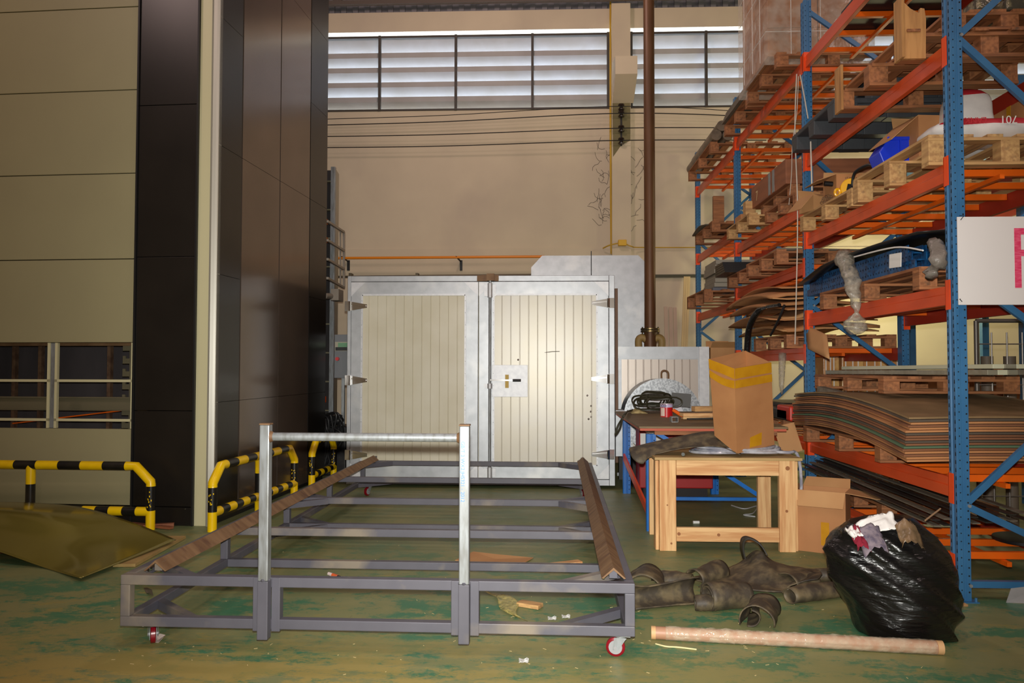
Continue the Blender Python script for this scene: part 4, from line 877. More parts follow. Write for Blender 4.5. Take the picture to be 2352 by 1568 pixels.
b2 = soft_bag('upright white cement sack with red top and black band lettering on the near pallet', (3.06, 5.76, zp1), .36, .26, .50, .0, [SACK, SRED], standing=True, band=lambda v, u: v > .84)
MB().box(-.155, .10, -.1368, -.1185, .14, .19).build('black_band', BLK, b2); text('00 KSC.', .042, Matrix.Translation((.01, -.1375, .165))@Matrix(((1, 0, 0, 0), (0, 0, -1, 0), (0, 1, 0, 0), (0, 0, 0, 1))), WHITE, b2, world=False)
carton('brown open carton with bent flap standing behind the cement sacks', (2.90, 6.0, zp1), .34, .34, .34, .1, open_=True, ang=(-.3, .6, .4, 2.3), flaps=(0, .3, .3, .8))
cx = carton('closed carton with black lettering at the right end of the near pallet', (3.46, 5.72, zp1), .24, .5, .36, 0); text('NAX', .07, Matrix.Translation((-.05, -.2512, .14))@Matrix(((1, 0, 0, 0), (0, 0, -1, 0), (0, 1, 0, 0), (0, 0, 0, 1))), BLK, cx, world=False)
carton('small brown carton at the far right edge beside the cement sack', (3.47, 5.36, zp1), .17, .2, .17, 0, tape=False)
# blue bin
bb = thing('storage_bin', 'bright blue plastic bin lying tilted on the pallet, between sacks and hoist', 'bin', (2.60, 6.1, zp1))
BBL = mat('bright blue plastic', S(24, 56, 206), .35)
MB().prism([(-.10, .02), (-.13, .10), (-.07, .19), (.11, .21), (.12, .04), (.04, 0)], (2.645, 5.94, zp1+.0), (1, 0, 0), (0, 0, 1), (0, 1, 0), .2).build('bin_body', BBL, bb, world=True, fix=True, bevel=.008)
MB().box(2.575, 2.76, 5.93, 5.94, zp1+.19, zp1+.215).build('rim', BBL, bb, world=True, bevel=.003); MB().box(2.665, 2.675, 5.928, 5.94, zp1+.03, zp1+.19).build('rib', BBL, bb, world=True)
# hoist
ho = thing('chain_hoist', 'yellow chain hoist lying on the pallet before the lettered carton', 'hoist', (2.68, 6.9, zp2))
HY = mat('hoist yellow enamel', S(240, 178, 10), .3)
MB().cyl((2.66, 6.86, zp2+.09), (2.70, 7.02, zp2+.10), .085, 20).box(2.73, 2.84, 6.9, 7.0, zp2+.09, zp2+.15).build('gear_case', HY, ho, world=True, smooth=True, bevel=.006)
MB().prism([(-.045, -.03), (.045, -.03), (.05, .03), (-.03, .035)], (2.662, 6.857, zp2+.09), (1, 0, 0), (0, 0, 1), (0, -1, 0), .003).build('name_plate', BLK, ho, world=True, fix=True)
MB().tube([(2.56+.022*math.cos(t), 6.9, zp2+.06+.03*math.sin(t)) for t in [i*.628 for i in range(10)]], .012, 8, closed=True).build('hook', HY, ho, world=True, smooth=True)
mb = MB()
for i in range(34):
    a = i*.7; c_ = Vector((2.58+.05*math.sin(a*1.3), 7.12+.1*math.cos(a*.9), zp2+.015+.05*abs(math.sin(a*2.1)))); mb.tube([c_+Vector((.014*math.cos(t), .01*math.sin(t)*(i % 2), .014*math.sin(t))) for t in [q*1.047 for q in range(6)]], .004, 5, closed=True)
mb.build('chain', RUST, ho, world=True, smooth=True)
cb2 = carton('torn carton with printed text behind the yellow hoist', (2.80, 7.12, zp2), .46, .3, .24, .03, open_=True, m=CARD, ang=(.5, .9, .2, 1.9), flaps=(0, .3, .3, .6))
text('UT WED A. WALKERAM PA\nESTATE P.L. N UR. TA\nDURHOPHOOKAROR KAOHT', .022, Matrix.Translation((-.02, -.1512, .18))@Matrix(((1, 0, 0, 0), (0, 0, -1, 0), (0, 1, 0, 0), (0, 0, 0, 1))), mat('dark print', S(70, 44, 28), .7), cb2, world=False)
carton('small torn open carton at the far end of the pallet, flap hanging into the aisle', (2.60, 7.5, zp2), .26, .22, .15, .3, open_=True, m=CARDL, ang=(2.0, .9, .3, 2.4), flaps=(.4, .3, .4, .9))
cl = thing('claw_hammer', 'hammer with black grip lying over the lettered carton edge', 'hammer', (2.66, 7.06, zp2+.2)); MB().cyl((2.5, 7.05, zp2+.175), (2.62, 7.05, zp2+.165), .022, 10).build('grip', BLK, cl, world=True, smooth=True); MB().cyl((2.62, 7.05, zp2+.165), (2.8, 7.05, zp2+.175), .016, 10).build('shaft', BEAM, cl, world=True, smooth=True)
tag(MB().tube(spline([(2.50, 6.42, zp2+.01), (2.50, 6.36, zp2+.10), (2.54, 6.2, zp1+.07), (2.56, 6.1, zp1+.02)], 8), .012, 8).build('black_hose', BLK, smooth=True), 'short black hose curling over the pallet in front of the blue bin', 'hose')
# bay 1 second level: blue profiles, black sheets
z = tops(0, 2)+.155; yy0, yy1 = 5.45, 7.55; rnd = random.Random(2); k = 0
for r_ in range(3):
    for i in range(7):
        x = 2.54+r_*.03+i*.125; zz = z+.004+r_*.066
        if x+.11 > 3.5: continue
        pm = MB().prism([(0, 0), (.11, 0), (.11, .06), (.10, .06), (.10, .01), (.01, .01), (.01, .06), (0, .06)], (x, yy0+.12*r_, zz), (1, 0, 0), (0, 0, 1), (0, 1, 0), yy1-yy0-.1*r_+.1)
        if i == 0:
            for q in np.arange(yy0+.12*r_+.03, yy1, .05): pm.add([(x-.0008, q+.008*math.cos(t), zz+.032+.008*math.sin(t)) for t in [u*1.047 for u in range(6)]], [tuple(range(6))], 1)
        tag(pm.build('blue_profile', [HOLE, HOLE] if 0 else [mat('dark blue profile paint', S(20, 84, 136), .35, 0, S(12, 50, 90), 30, (.45, .6), stretch=(1, 1, 1)), HOLE], fix=False),
            'blue perforated steel profile, %s row of the stack, %s from the aisle' % (('bottom', 'middle', 'top')[r_], ('first', 'second', 'third', 'fourth', 'fifth', 'sixth', 'seventh')[i]), 'steel profile', 'blue steel profiles on the second level'); k += 1
zz = z+.215
G = [[(x, y, zz+.03*math.sin((x-2.4)*2.6)+.02*math.sin((y-5.3)*1.6)-(.13*max(0, (y-7.0))**1.2 if x < 2.8 else 0)) for y in np.linspace(5.25, 7.7, 12)] for x in np.linspace(2.46, 3.5, 9)]
tag(MB().grid(G, .006).build('black_sheet', BLKP, smooth='all', fix=True), 'thin black plastic sheet draped over the blue profiles', 'sheet')
G2 = [[(a_+.05, b_, c_+.012) for a_, b_, c_ in r_] for r_ in G[1:]]
tag(MB().grid(G2, .003).build('clear_cover', FILM, smooth='all', fix=True), 'clear plastic film lying over the black sheet on the second level', 'plastic film')
mb = MB().tube(spline([PX(1962, 590, 2.46), PX(2055, 568, 2.44), PX(2120, 575, 2.44)], 6), .006, 6); tag(mb.build('string', WHITE, smooth=True), 'white cord along the edge of the black sheet', 'cord')
flatp = MB().bar(PX(2043, 600, 2.50), PX(2070, 596, 2.5), .004, .10, up=(0, 0, 1)); tag(flatp.build('paper_label', WHITE), 'small white paper note stuck on the blue profiles', 'paper note')
# bubble wrap hanging
P_ = [PX(1938, 590, 2.47), PX(1955, 640, 2.42), PX(1965, 690, 2.42), PX(1968, 718, 2.42), PX(1966, 735, 2.42), PX(1966, 755, 2.42), PX(1966, 768, 2.42)]
pp = spline(P_, 6); rs = [(.075, .05, .042, .014, .075, .08, .03)[min(6, int(i/6))]*(1-(i % 6)/6)+(.075, .05, .042, .014, .075, .08, .03)[min(6, int(i/6)+1)]*((i % 6)/6) for i in range(len(pp))]
bw = MB().tube(pp, rs, 16)
for v in bw.v: v += Vector((nz(v.x*20, v.y*20, v.z*20), nz(v.y*22, v.z*22, 3), 0))*.03
tag(bw.build('bubble_wrap', BUBBLE, smooth='all'), 'strip of bubble wrap knotted and hanging over the second orange beam', 'bubble wrap')
bw = MB().tube(spline([PX(2150, 560, 2.5), PX(2156, 600, 2.46), PX(2140, 620, 2.45), PX(2143, 632, 2.45)], 6), [.05]*8+[.03]*5+[.045]*6, 14)
for v in bw.v: v += Vector((nz(v.x*20, v.y*20, v.z*20), nz(v.y*22, v.z*22, 3), nz(v.x*30, v.z*12, 9)))*.03
tag(bw.build('bubble_wrap', mat('grey crumpled wrap', S(120, 112, 104), .35, 0, bump=.6, bscale=40), smooth='all'), 'grey crumpled wrap dangling near the front upright, over the blue profiles', 'bubble wrap')
# bay 1 first level: pallets and warped board stack
z1 = tops(0, 1)
pallet(6.7, z1, 'wooden pallet half hidden beneath the warped board stack', 1.7, 1.05, .15, False, x=2.98)
nb = 17; rnd = random.Random(8)
EDG = [mat('board edge %s' % n_, S(*c_), .8, 0, S(*[int(q*.8) for q in c_]), 4, (.4, .6), stretch=(.4, .4, 10)) for n_, c_ in (('tan', (190, 132, 84)), ('brown', (140, 92, 62)), ('grey', (92, 80, 68)), ('pale', (206, 156, 104)))]
GRN = mat('greenish board', S(86, 112, 84), .75)
for i in range(nb):
    zb0 = z1+.152+i*.0175; ya_ = 5.25-.002*i+rnd.uniform(-.015, .015); xa_ = 2.36+rnd.uniform(-.012, .012)+ (.02 if i > 11 else 0); 
    if i in (5,): m_ = GRN
    elif i == nb-1: m_ = PLYTOP
    else: m_ = EDG[rnd.choice((0, 0, 1, 2, 3, 0, 1))]
    G = []
    for a_ in np.linspace(0, 1, 16):
        y = ya_+(7.55-ya_)*a_; sag = -.02+.05*math.sin(math.pi*min(1, a_*1.05))-.0*a_
        sag = .07*math.sin(math.pi*a_*.9)-.055*(1-a_)**2-.02
        G.append([(x, y, zb0+sag+.012*math.sin((x-2.3)*2.2)*(1-a_)) for x in np.linspace(xa_, 3.55+.01*rnd.random(), 6)])
    tag(MB().grid(G, .0125).build('board', m_, smooth=True, fix=True), 'thin warped board, %s' % ('the topmost of the stack on the first level, dusty brown face up' if i == nb-1 else 'greenish one within the stack on the first level' if i == 5 else ('lowest of the stack on the first level' if i == 0 else '%s counted upward from the lowest in the first level stack' % ('first second third fourth fifth sixth seventh eighth ninth tenth eleventh twelfth thirteenth fourteenth fifteenth sixteenth seventeenth'.split()[i]))), 'board', 'warped boards stacked on the first level')
zt1 = z1+.152+nb*.0175+.05
pallet(6.75, zt1+.0, 'dark wooden pallet on top of the warped board stack', 1.5, 1.0, .13, False, x=3.05)
for i in range(8):
    x = 2.72+.085*i; y_a = 5.3; m_ = (ALU, mat('pale coated profile', S(206, 204, 176), .5), ALU, GREYW)[i % 4]
    tag(MB().bar((x+.25, 5.32+.03*i, zt1+.165), (x, 7.6, zt1+.15), .07, .035).build('long_profile', m_, bevel=.003), ['first', 'second', 'third', 'fourth', 'fifth', 'sixth', 'seventh', 'eighth'][i]+' long pale profile from the aisle, lying on the dark pallet at first level', 'long profile', 'long profiles on the first level')
for i in range(5):
    tag(MB().bar((3.0+.1*i, 5.3+.04*i, zt1+.205), (2.8+.1*i, 7.4, zt1+.19), .08, .03).build('long_profile', (mat('pale coated profile', S(206, 204, 176), .5), ALU)[i % 2], bevel=.003), 'upper layer long profile, %s from the aisle' % ['first', 'second', 'third', 'fourth', 'fifth'][i], 'long profile', 'long profiles on the first level')
p0, p1 = PY(1885, 893, 7.2), PY(2222, 982, 5.35)
tag(MB().bar(p0, p1, .07, .05).build('grey_timber', GREYW, bevel=.003), 'grey weathered timber slanting down across the front of the long profiles', 'timber')
# bay 1 ground level: dark flat strips
z0 = LV[0][0]+.062; rnd = random.Random(6)
for i in range(16):
    x = 2.46+.045*(i % 8); zz = .30+.012*(i//8)
    pa = PY(1850+12*(i % 8)+rnd.uniform(-4, 4), 1075-4*(i % 8)-10*(i//8), 7.7); pb = PY(2150+30*(i % 8)+rnd.uniform(-6, 6), 1208-2*(i % 8)-14*(i//8), 5.2)
    tag(MB().bar(pa, pb, .05, .008).build('flat_strip', DKSHEET if i % 3 else GREYW), 'dark flat steel strip, %s layer, %s from the aisle' % ('lower' if i < 8 else 'upper', ['first', 'second', 'third', 'fourth', 'fifth', 'sixth', 'seventh', 'eighth'][i % 8]), 'steel strip', 'dark strips on the lowest level')
pallet(6.9, z0, 'dark pallet under the flat steel strips at the lowest level', 1.2, .9, .12, False, x=3.1)
tag(MB().cyl((3.35, 5.6, z0), (3.35, 5.6, z0+.02), .22, 28).build('round_plate', BLK, smooth=True), 'black round plate lying on the lowest orange bars', 'plate')
# sign
zs0, zs1 = PY(2197, 700, 4.98).z, PY(2197, 498, 4.98).z; xs0 = PY(2200, 600, 4.98).x
sg = thing('hand_lettered_sign', 'white board sign with a hand-coloured pink red letter tied to the front upright', 'sign', (xs0+.45, 4.98, zs0))
MB().box(xs0, xs0+.95, 4.978, 4.986, zs0, zs1).build('board', mat('white sign board', S(220, 216, 214), .6), sg, world=True, bevel=.001)
PINK = mat('pink red marker', S(214, 50, 96), .6, 0, S(232, 96, 130), 22, (.4, .65), stretch=(1, 1, 5)); L_ = MB()
lx = PY(2330, 600, 4.98).x; lz1 = PY(2330, 524, 4.98).z; lz0 = PY(2330, 661, 4.98).z; lw = .04
L_.box(lx, lx+lw, 4.9765, 4.978, lz0, lz1).box(lx+lw, lx+.17, 4.9765, 4.978, lz1-lw, lz1).box(lx+lw, lx+.17, 4.9765, 4.978, lz1-.175, lz1-.135).box(lx+.17, lx+.21, 4.9765, 4.978, lz1-.165, lz1-.01)
L_.build('letter', PINK, sg, world=True)
ti = MB().tube([(xs0+.02, 4.977, zs1-.02), (xs0+.035, 4.965, zs1+.005), (xs0+.02, 4.99, zs1+.01)], .0025, 5).tube([(xs0+.02, 4.977, zs0+.02), (xs0+.0, 4.965, zs0+.035), (xs0+.02, 4.99, zs0+.04)], .0025, 5); ti.build('wire_ties', BLK, sg, world=True)
# hanging strings and white strip at second upright
for i, pts in enumerate(([(1830, 170), (1826, 300), (1832, 500), (1826, 790)], [(1834, 175), (1830, 260), (1820, 330), (1818, 400), (1812, 470)], [(1838, 172), (1848, 225), (1856, 272)])):
    tag(MB().tube(spline([PX(a, b, 2.53) for a, b in pts], 8), (.006, .0035, .006)[i], 6).build('string', mat('white cord', S(206, 198, 184), .6), smooth=True), ['long white cord hanging down beside the second blue upright', 'thin curling string hanging at the second upright', 'short straight white cord hanging from the top beam of the second upright'][i], 'cord')
tag(MB().tube([PX(1862, 325, 2.5), PX(1865, 438, 2.5)], .007, 6).build('hanging_rod', mat('white cord', S(206, 198, 184), .6)), 'thin white rod hanging below the plastic pallets', 'rod')
# ------------------------------------------------------------------ bay 1 top level
z5 = tops(0, 5)
tag(MB().box(2.72, 3.5, 5.4, 7.2, z5, z5+.18).build('black_crate', mat('black speckled plastic', S(26, 27, 32), .5, 0, S(120, 116, 110), 14, (.66, .7)), bevel=.01), 'black plastic crate seen from below on the highest level of the near bay', 'crate')
# ------------------------------------------------------------------ bay 2
z = tops(1, 4)
pallet(8.6, z, 'wooden pallet under the film-wrapped cartons at the top of the middle bay', 1.2, 1.15, .15, False, x=2.95); pallet(9.85, z, 'wooden pallet stacked with grey sheets at the top of the middle bay', 1.2, 1.1, .15, False, x=2.95)
wc = thing('wrapped_cartons', 'tall film-wrapped stack of strapped cartons on the top level', 'wrapped carton stack', (2.9, 8.6, z+.15))
k = 0
for zz in range(4):
    for yy in range(2):
        for xx in range(2):
            MB().box(2.32+xx*.52, 2.83+xx*.52, 8.12+yy*.51, 8.62+yy*.51, z+.152+zz*.30, z+.45+zz*.30).build('carton', mat('tan wrapped carton', S(170, 118, 76), .5, 0, S(150, 102, 66), 3), wc, world=True, bevel=.006)
G = [[(2.835+(.56+.012*nz(t*5, zz*4))*sgx, 8.62+(.535+.012*nz(t*5+9, zz*4))*sgy, z+.05+zz*.16) for zz in range(9)] for t, (sgx, sgy) in enumerate([(-1, -1), (-.5, -1), (0, -1), (.5, -1), (1, -1), (1, 0), (1, 1), (0, 1), (-1, 1), (-1, .5), (-1, 0), (-1, -.5), (-1, -1)])]
MB().grid(G, .001).build('stretch_film', FILM, wc, world=True, fix=True)
sp = MB()
for q in (.25, .75, 1.0): sp.tube([(2.29, 8.09, z+.15+q), (3.46, 8.09, z+.15+q)], .004, 4).tube([(2.29, 8.09, z+.15+q), (2.29, 9.15, z+.15+q)], .004, 4)
for q in (2.55, 2.85, 3.15): sp.tube([(q, 8.09, z+.15), (q, 8.09, z+1.35)], .004, 4)
for q in (8.3, 8.6, 8.95): sp.tube([(2.29, q, z+.15), (2.29, q, z+1.35)], .004, 4)
sp.build('strapping', WHITE, wc, world=True)
for i in range(6): tag(MB().box(2.36+.01*i, 3.45, 9.3+.02*i, 10.4, z+.152+i*.025, z+.172+i*.025).build('grey_sheet', GREYW), 'dull grey sheet on the middle bay top level, %s from the bottom' % ['first', 'second', 'third', 'fourth', 'fifth', 'sixth'][i], 'sheet', 'grey sheets on the top level')
# third shelf (3.02): wooden crate with hinges and pallets
z = tops(1, 3)
pallet(8.45, z, 'wooden pallet under the hinged wooden crate, nearest the second upright', 1.1, 1.0, .13, False); pallet(9.6, z, 'pale wooden pallet on the middle bay third shelf, beside the crate', 1.1, 1.15, .14, True, x=2.93)
wcr = thing('wooden_crate', 'brown wooden crate with a metal hinge, numbered, on stacked pallets', 'crate', (2.95, 8.7, z+.26))
CR = mat('crate plywood', S(150, 92, 60), .6, 0, S(132, 80, 52), 2, stretch=(1, 1, 6))
pallet(8.7, z+.13, 'upper of the two pallets carrying the hinged wooden crate', 1.1, .95, .13, False)
MB().box(2.50, 3.5, 8.15, 9.5, z+.262, z+.52).build('crate_body', CR, wcr, world=True, bevel=.006)
MB().box(2.494, 2.499, 8.55, 8.62, z+.27, z+.515).box(2.494, 2.499, 8.70, 8.77, z+.27, z+.515).build('metal_hinge', ZINC, wcr, world=True)
MB().box(2.70, 2.76, 8.142, 8.15, z+.27, z+.515).build('metal_corner', ZINC, wcr, world=True)
text('7', .16, Matrix(((0, 0, -1, 2.498), (-1, 0, 0, 9.25), (0, 1, 0, z+.37), (0, 0, 0, 1))), mat('cream paint mark', S(214, 190, 140), .6), wcr)
tag(MB().box(2.42, 2.54, 9.45, 9.58, z+.145, z+.36).build('wood_block', NEWX, bevel=.004), 'upright wood block standing on the pale pallet beyond the crate', 'wood block'); carton('small carton on the pale pallet near the third upright', (2.56, 10.0, z+.14), .2, .3, .14, 0, tape=False)
# second shelf (2.43)
z = tops(1, 2)
pallet(8.6, z, 'pair of dark pallets, lower one, on the second shelf of the middle bay', 1.2, 1.15, .15, False, x=2.93); pallet(9.85, z, 'wooden pallet at the far end of the second shelf, middle bay', 1.2, 1.05, .15, False, x=2.95)
G = [[(x, y, z+.162+.01*math.sin(y*4+x*3)) for y in np.linspace(8.05, 9.2, 10)] for x in np.linspace(2.38, 3.45, 6)]
tag(MB().grid(G, .01).build('foam_sheet', mat('dusty wrapped sheet', S(120, 112, 98), .4, 0, bump=.5, bscale=20), smooth='all', fix=True), 'dusty wrapped sheet lying on the near pallet of the second shelf', 'sheet')
for i in range(5): tag(MB().box(2.28, 3.3, 9.95+.03*i, 10.5, z+.152+i*.03, z+.178+i*.03).build('flat_board', BLKP), 'black board on the far second-shelf pallet, %s of five from the bottom' % ['first', 'second', 'third', 'fourth', 'fifth'][i], 'board', 'black boards on the second shelf')
# first shelf (1.58): flattened cardboard, black straps
z = tops(1, 1)
pallet(8.7, z, 'dark wooden pallet under the flattened cardboard pile', 1.25, 1.1, .14, False); 
rnd = random.Random(12)
for i in range(9):
    y0 = 7.98+rnd.uniform(-.02, .25); y1 = 9.7+rnd.uniform(-.3, .5); x0 = 2.40+rnd.uniform(-.12, .12); am = rnd.uniform(.05, .12); ph = rnd.uniform(0, 2)
    G = [[(x, y, z+.17+i*.055+.10*math.sin(math.pi*(y-7.9)/2.3)+.015*math.sin(x*7)-.04*(x < x0+.15)*(i % 2)) for y in np.linspace(y0, y1, 12)] for x in np.linspace(x0, 3.4, 8)]
    tag(MB().grid(G, .03 if i % 2 else .012).build('cardboard_sheet', CARD if i % 3 else CARDL, smooth='all', fix=True), 'flattened cardboard sheet, %s counted from the bottom of the bulging pile' % ['lowest', 'second', 'third', 'fourth', 'fifth', 'sixth', 'seventh', 'eighth', 'topmost'][i], 'cardboard sheet', 'flattened cardboard pile in the middle bay')
tag(MB().tube(spline([PX(1790, 700, 2.35), PX(1745, 712, 2.3), PX(1722, 750, 2.28), PX(1716, 800, 2.28), PX(1716, 840, 2.28)], 8), [.02]*8+[.035]*25, 12).build('black_foam_tube', mat('black wrapped tube', S(24, 24, 24), .25, 0, S(90, 88, 84), 26, (.62, .7), bump=.5, bscale=30), smooth=True), 'bent black film-wrapped tube hanging over the front of the cardboard pile', 'tube')
tag(MB().tube(spline([PX(1802, 700, 2.36), PX(1788, 735, 2.33), PX(1770, 770, 2.33)], 6), .012, 8).build('black_strap', BLK, smooth=True), 'short black strap crossing the cardboard pile', 'strap')
G = [[PX(1850+50*i/4+j*1.5, 745+j*14+i*6, 2.6-.02*j) for j in range(5)] for i in range(5)]
tag(MB().grid(G, .004).build('cardboard_flap', CARDL, smooth='all', fix=True), 'loose cardboard flap hanging just right of the second upright', 'cardboard flap')
# stack below first shelf behind the tall carton
carton('open shabby carton on the wall side beyond the burner cabinet', PY(1655, 808, 11.1)-Vector((0, 0, .16)), .34, .3, .22, 0, open_=True, ang=(.9, 1.8, .6, 1.7), flaps=(.4, .5, .4, .5), m=CARDL)
cc = PY(1655, 835, 11.05); carton('white carton with red band beneath the shabby open one', (cc.x, cc.y+.05, cc.z-.14), .36, .32, .18, 0, m=mat('white carton', S(214, 204, 184), .7), tape=False)
st_ = thing('work_stand', 'low stand carrying boxes behind the burner cabinet', 'stand', (cc.x, cc.y, 0)); MB().box(cc.x-.24, cc.x+.24, cc.y-.2, cc.y+.40, cc.z-.18, cc.z-.145).build('shelf_board', OLDX, st_, world=True)
for a_, b_ in ((-.22, -.18), (.22, -.18), (-.22, .38), (.22, .38)): MB().box(cc.x+a_-.02, cc.x+a_+.02, cc.y+b_-.02, cc.y+b_+.02, 0, cc.z-.18).build('leg', ZINC, st_, world=True)
pallet(9.0, tops(1, 0), 'dark wooden pallet on the lowest beams of the middle bay', 1.25, 1.0, .14, False)
for i in range(4): tag(MB().box(2.5+.2*i, 2.68+.2*i, 8.2+.05*i, 9.6, tops(1, 0)+.142, tops(1, 0)+.26+.03*(i % 2)).build('dark_bale', DKSHEET, bevel=.015), 'dark bundled bale low in the middle bay, %s from the aisle' % ['first', 'second', 'third', 'fourth'][i], 'bale', 'dark bales low in the middle bay')
w_ = MB().tube([PX(1797, 812, 2.54), PX(1797, 850, 2.52), PX(1796, 885, 2.5), PX(1795, 905, 2.5)], [.035, .03, .025, .01], 12)
for v in w_.v: v += Vector((nz(v.x*20, v.y*20, v.z*20), nz(v.y*22, v.z*22, 3), 0))*.02
tag(w_.build('wrap_strip', BUBBLE, smooth='all'), 'narrow strip of clear wrap hanging from the pinkish beam of the middle bay', 'wrap strip')
# ------------------------------------------------------------------ bay 3
z = tops(2, 2); pallet(11.9, z, 'wooden pallet carrying film rolls at the top of the far bay', 1.7, 1.15, .16, False, x=2.92)
for i in range(4):
    tag(MB().cyl((2.42+.16*(i % 2)+.08*(i//2), 11.0, z+.24+.13*(i//2)), (2.42+.16*(i % 2)+.08*(i//2), 12.9, z+.24+.13*(i//2)), .075, 16).build('film_roll', mat('dusty rolled film', S(128, 112, 96), .35, .1, S(96, 84, 72), 8), smooth=True), 'long dusty roll on the far bay top pallet, %s' % ['lower row nearest the aisle', 'lower row farther in', 'upper row nearest the aisle', 'upper row farther in'][i], 'roll', 'rolls at the top of the far bay')
z = tops(2, 1); pallet(11.5, z, 'wooden pallet with an upright board on the middle shelf of the far bay', 1.2, 1.15, .15, False, x=2.9)
tag(MB().box(2.37, 2.52, 11.0, 11.06, z+.151, z+.52).build('upright_board', OLDX, bevel=.003), 'upright brown board standing on the far bay middle pallet', 'board')
G = [[(x, y, z+.17+.03*math.sin(y*5)+.0*x) for y in np.linspace(11.1, 12.1, 8)] for x in np.linspace(2.28, 3.3, 5)]
tag(MB().grid(G, .012).build('sagging_sheet', GREYW, smooth='all', fix=True), 'sagging grey sheet on the far bay middle pallet', 'sheet')
z = tops(2, 0); pallet(11.5, z, 'wooden pallet on the lowest shelf of the far bay, under pale slabs', 1.3, 1.35, .18, False, x=2.88)
tag(MB().box(2.4, 3.2, 11.2, 12.0, z+.182, z+.24).build('blue_grey_sheet', mat('blue grey sheet', S(96, 100, 112), .5), bevel=.01), 'blue grey folded sheet between the far bay pallet and the slabs', 'sheet')
for i in range(6): tag(MB().box(2.42+.012*(i % 3), 3.1, 11.2, 11.95, z+.245+i*.065, z+.305+i*.065).build('insulation_slab', mat('pale grey slab', S(150, 146, 132), .7), bevel=.004), 'pale grey slab stacked on the far bay lowest shelf, %s of six from the bottom' % ['first', 'second', 'third', 'fourth', 'fifth', 'sixth'][i], 'slab', 'pale slabs in the far bay')
# ------------------------------------------------------------------ things beyond the rack
r2 = thing('far_rack', 'second red and blue rack standing beyond, seen through the mesh cage', 'rack', (6.2, 9.0, 0))
for (x, y) in ((5.15, 8.6), (5.15, 11.2), (6.15, 8.6), (6.15, 11.2)): MB().box(x-.045, x+.045, y-.04, y+.04, 0, 4.6).build('upright', BLUE, r2, world=True)
for z in (.95, 2.3, 3.5):
    for x in (5.15, 6.15): MB().box(x-.02, x+.02, 8.65, 11.15, z-.06, z+.06).build('beam', BEAMR, r2, world=True)
for z in (.95, 2.3, 3.5):
    for i in range(4): carton('plain carton on the rack beyond, %s shelf, %s from the front' % ({.95: 'lowest', 2.3: 'middle', 3.5: 'top'}[z], ['first', 'second', 'third', 'fourth'][i]), (5.65, 8.95+i*.62, z+.062), .8, .5, .42-.06*(i % 2), 0, m=CARDD if i % 2 else CARD, group='cartons on the rack beyond', tape=False)
wm = thing('mesh_cage', 'grey wire mesh roll cage standing behind the pallet rack', 'cage', (4.35, 6.9, 0))
x0, x1, y0 = 3.72, 4.75, 6.9
mb = MB()
for i in range(9): x = x0+(x1-x0)*i/8; mb.cyl((x, y0, .1), (x, y0, 1.75), .007, 6)
for z in (.35, .6, .95, 1.3, 1.65): mb.cyl((x0, y0, z), (x1, y0, z), .006, 6)
mb.build('wire_panel', mat('grey wire', S(110, 104, 98), .4, .5), wm, world=True, smooth=True)
mb = MB().cyl((x0, y0, .02), (x0, y0, 1.85), .018, 10).cyl((x1, y0, .02), (x1, y0, 1.85), .018, 10).cyl((x0+.06, y0+.1, .02), (x0+.06, y0+.1, 1.85), .018, 10).tube([(x0, y0, 1.85), (x1, y0, 1.85)], .018, 10)
mb.build('cage_frame', mat('grey wire', S(110, 104, 98), .4, .5), wm, world=True, smooth=True)
for i in range(4): tag(MB().cyl((4.0+.2*i, 7.25, 0), (4.0+.2*i, 7.25, 1.55), .05, 12).build('upright_roll', mat('grey brown roll', S(110, 98, 84), .6), smooth=True), 'grey upright roll standing inside the mesh cage, %s from the left' % ['first', 'second', 'third', 'fourth'][i], 'roll', 'rolls in the mesh cage')
for i, (px_, w_) in enumerate(((1905, 28), (1955, 44), (2005, 50), (2058, 34))):
    b_ = PY(px_, 880, 9.3); tp_ = PY(px_, (812, 820, 805, 800)[i], 9.3)
    wb = thing('wrapped_carton', 'film-wrapped strapped carton standing behind the rack at floor level, %s of four from the left' % ['first', 'second', 'third', 'fourth'][i], 'wrapped carton', (b_.x, 9.5, 0), 0, 'wrapped cartons behind the rack')
    W2 = w_/1800*9.3*.9
    MB().box(b_.x-W2/2, b_.x+W2/2+.05, 9.3, 9.7, 0, tp_.z).build('carton_stack', mat('film wrapped tan carton', S(196, 140, 84), .3, 0, S(220, 176, 110), 8, (.5, .62), bump=.4, bscale=20), wb, world=True, bevel=.008)
    s2 = MB()
    for q in np.arange(.2, tp_.z, .28): s2.bar((b_.x-W2/2, 9.296, q), (b_.x+W2/2+.05, 9.296, q), .004, .012)
    for q in (-.3, .1, .4): s2.bar((b_.x+W2*q, 9.296, 0), (b_.x+W2*q, 9.296, tp_.z), .012, .004)
    s2.build('strapping', WHITE, wb, world=True)
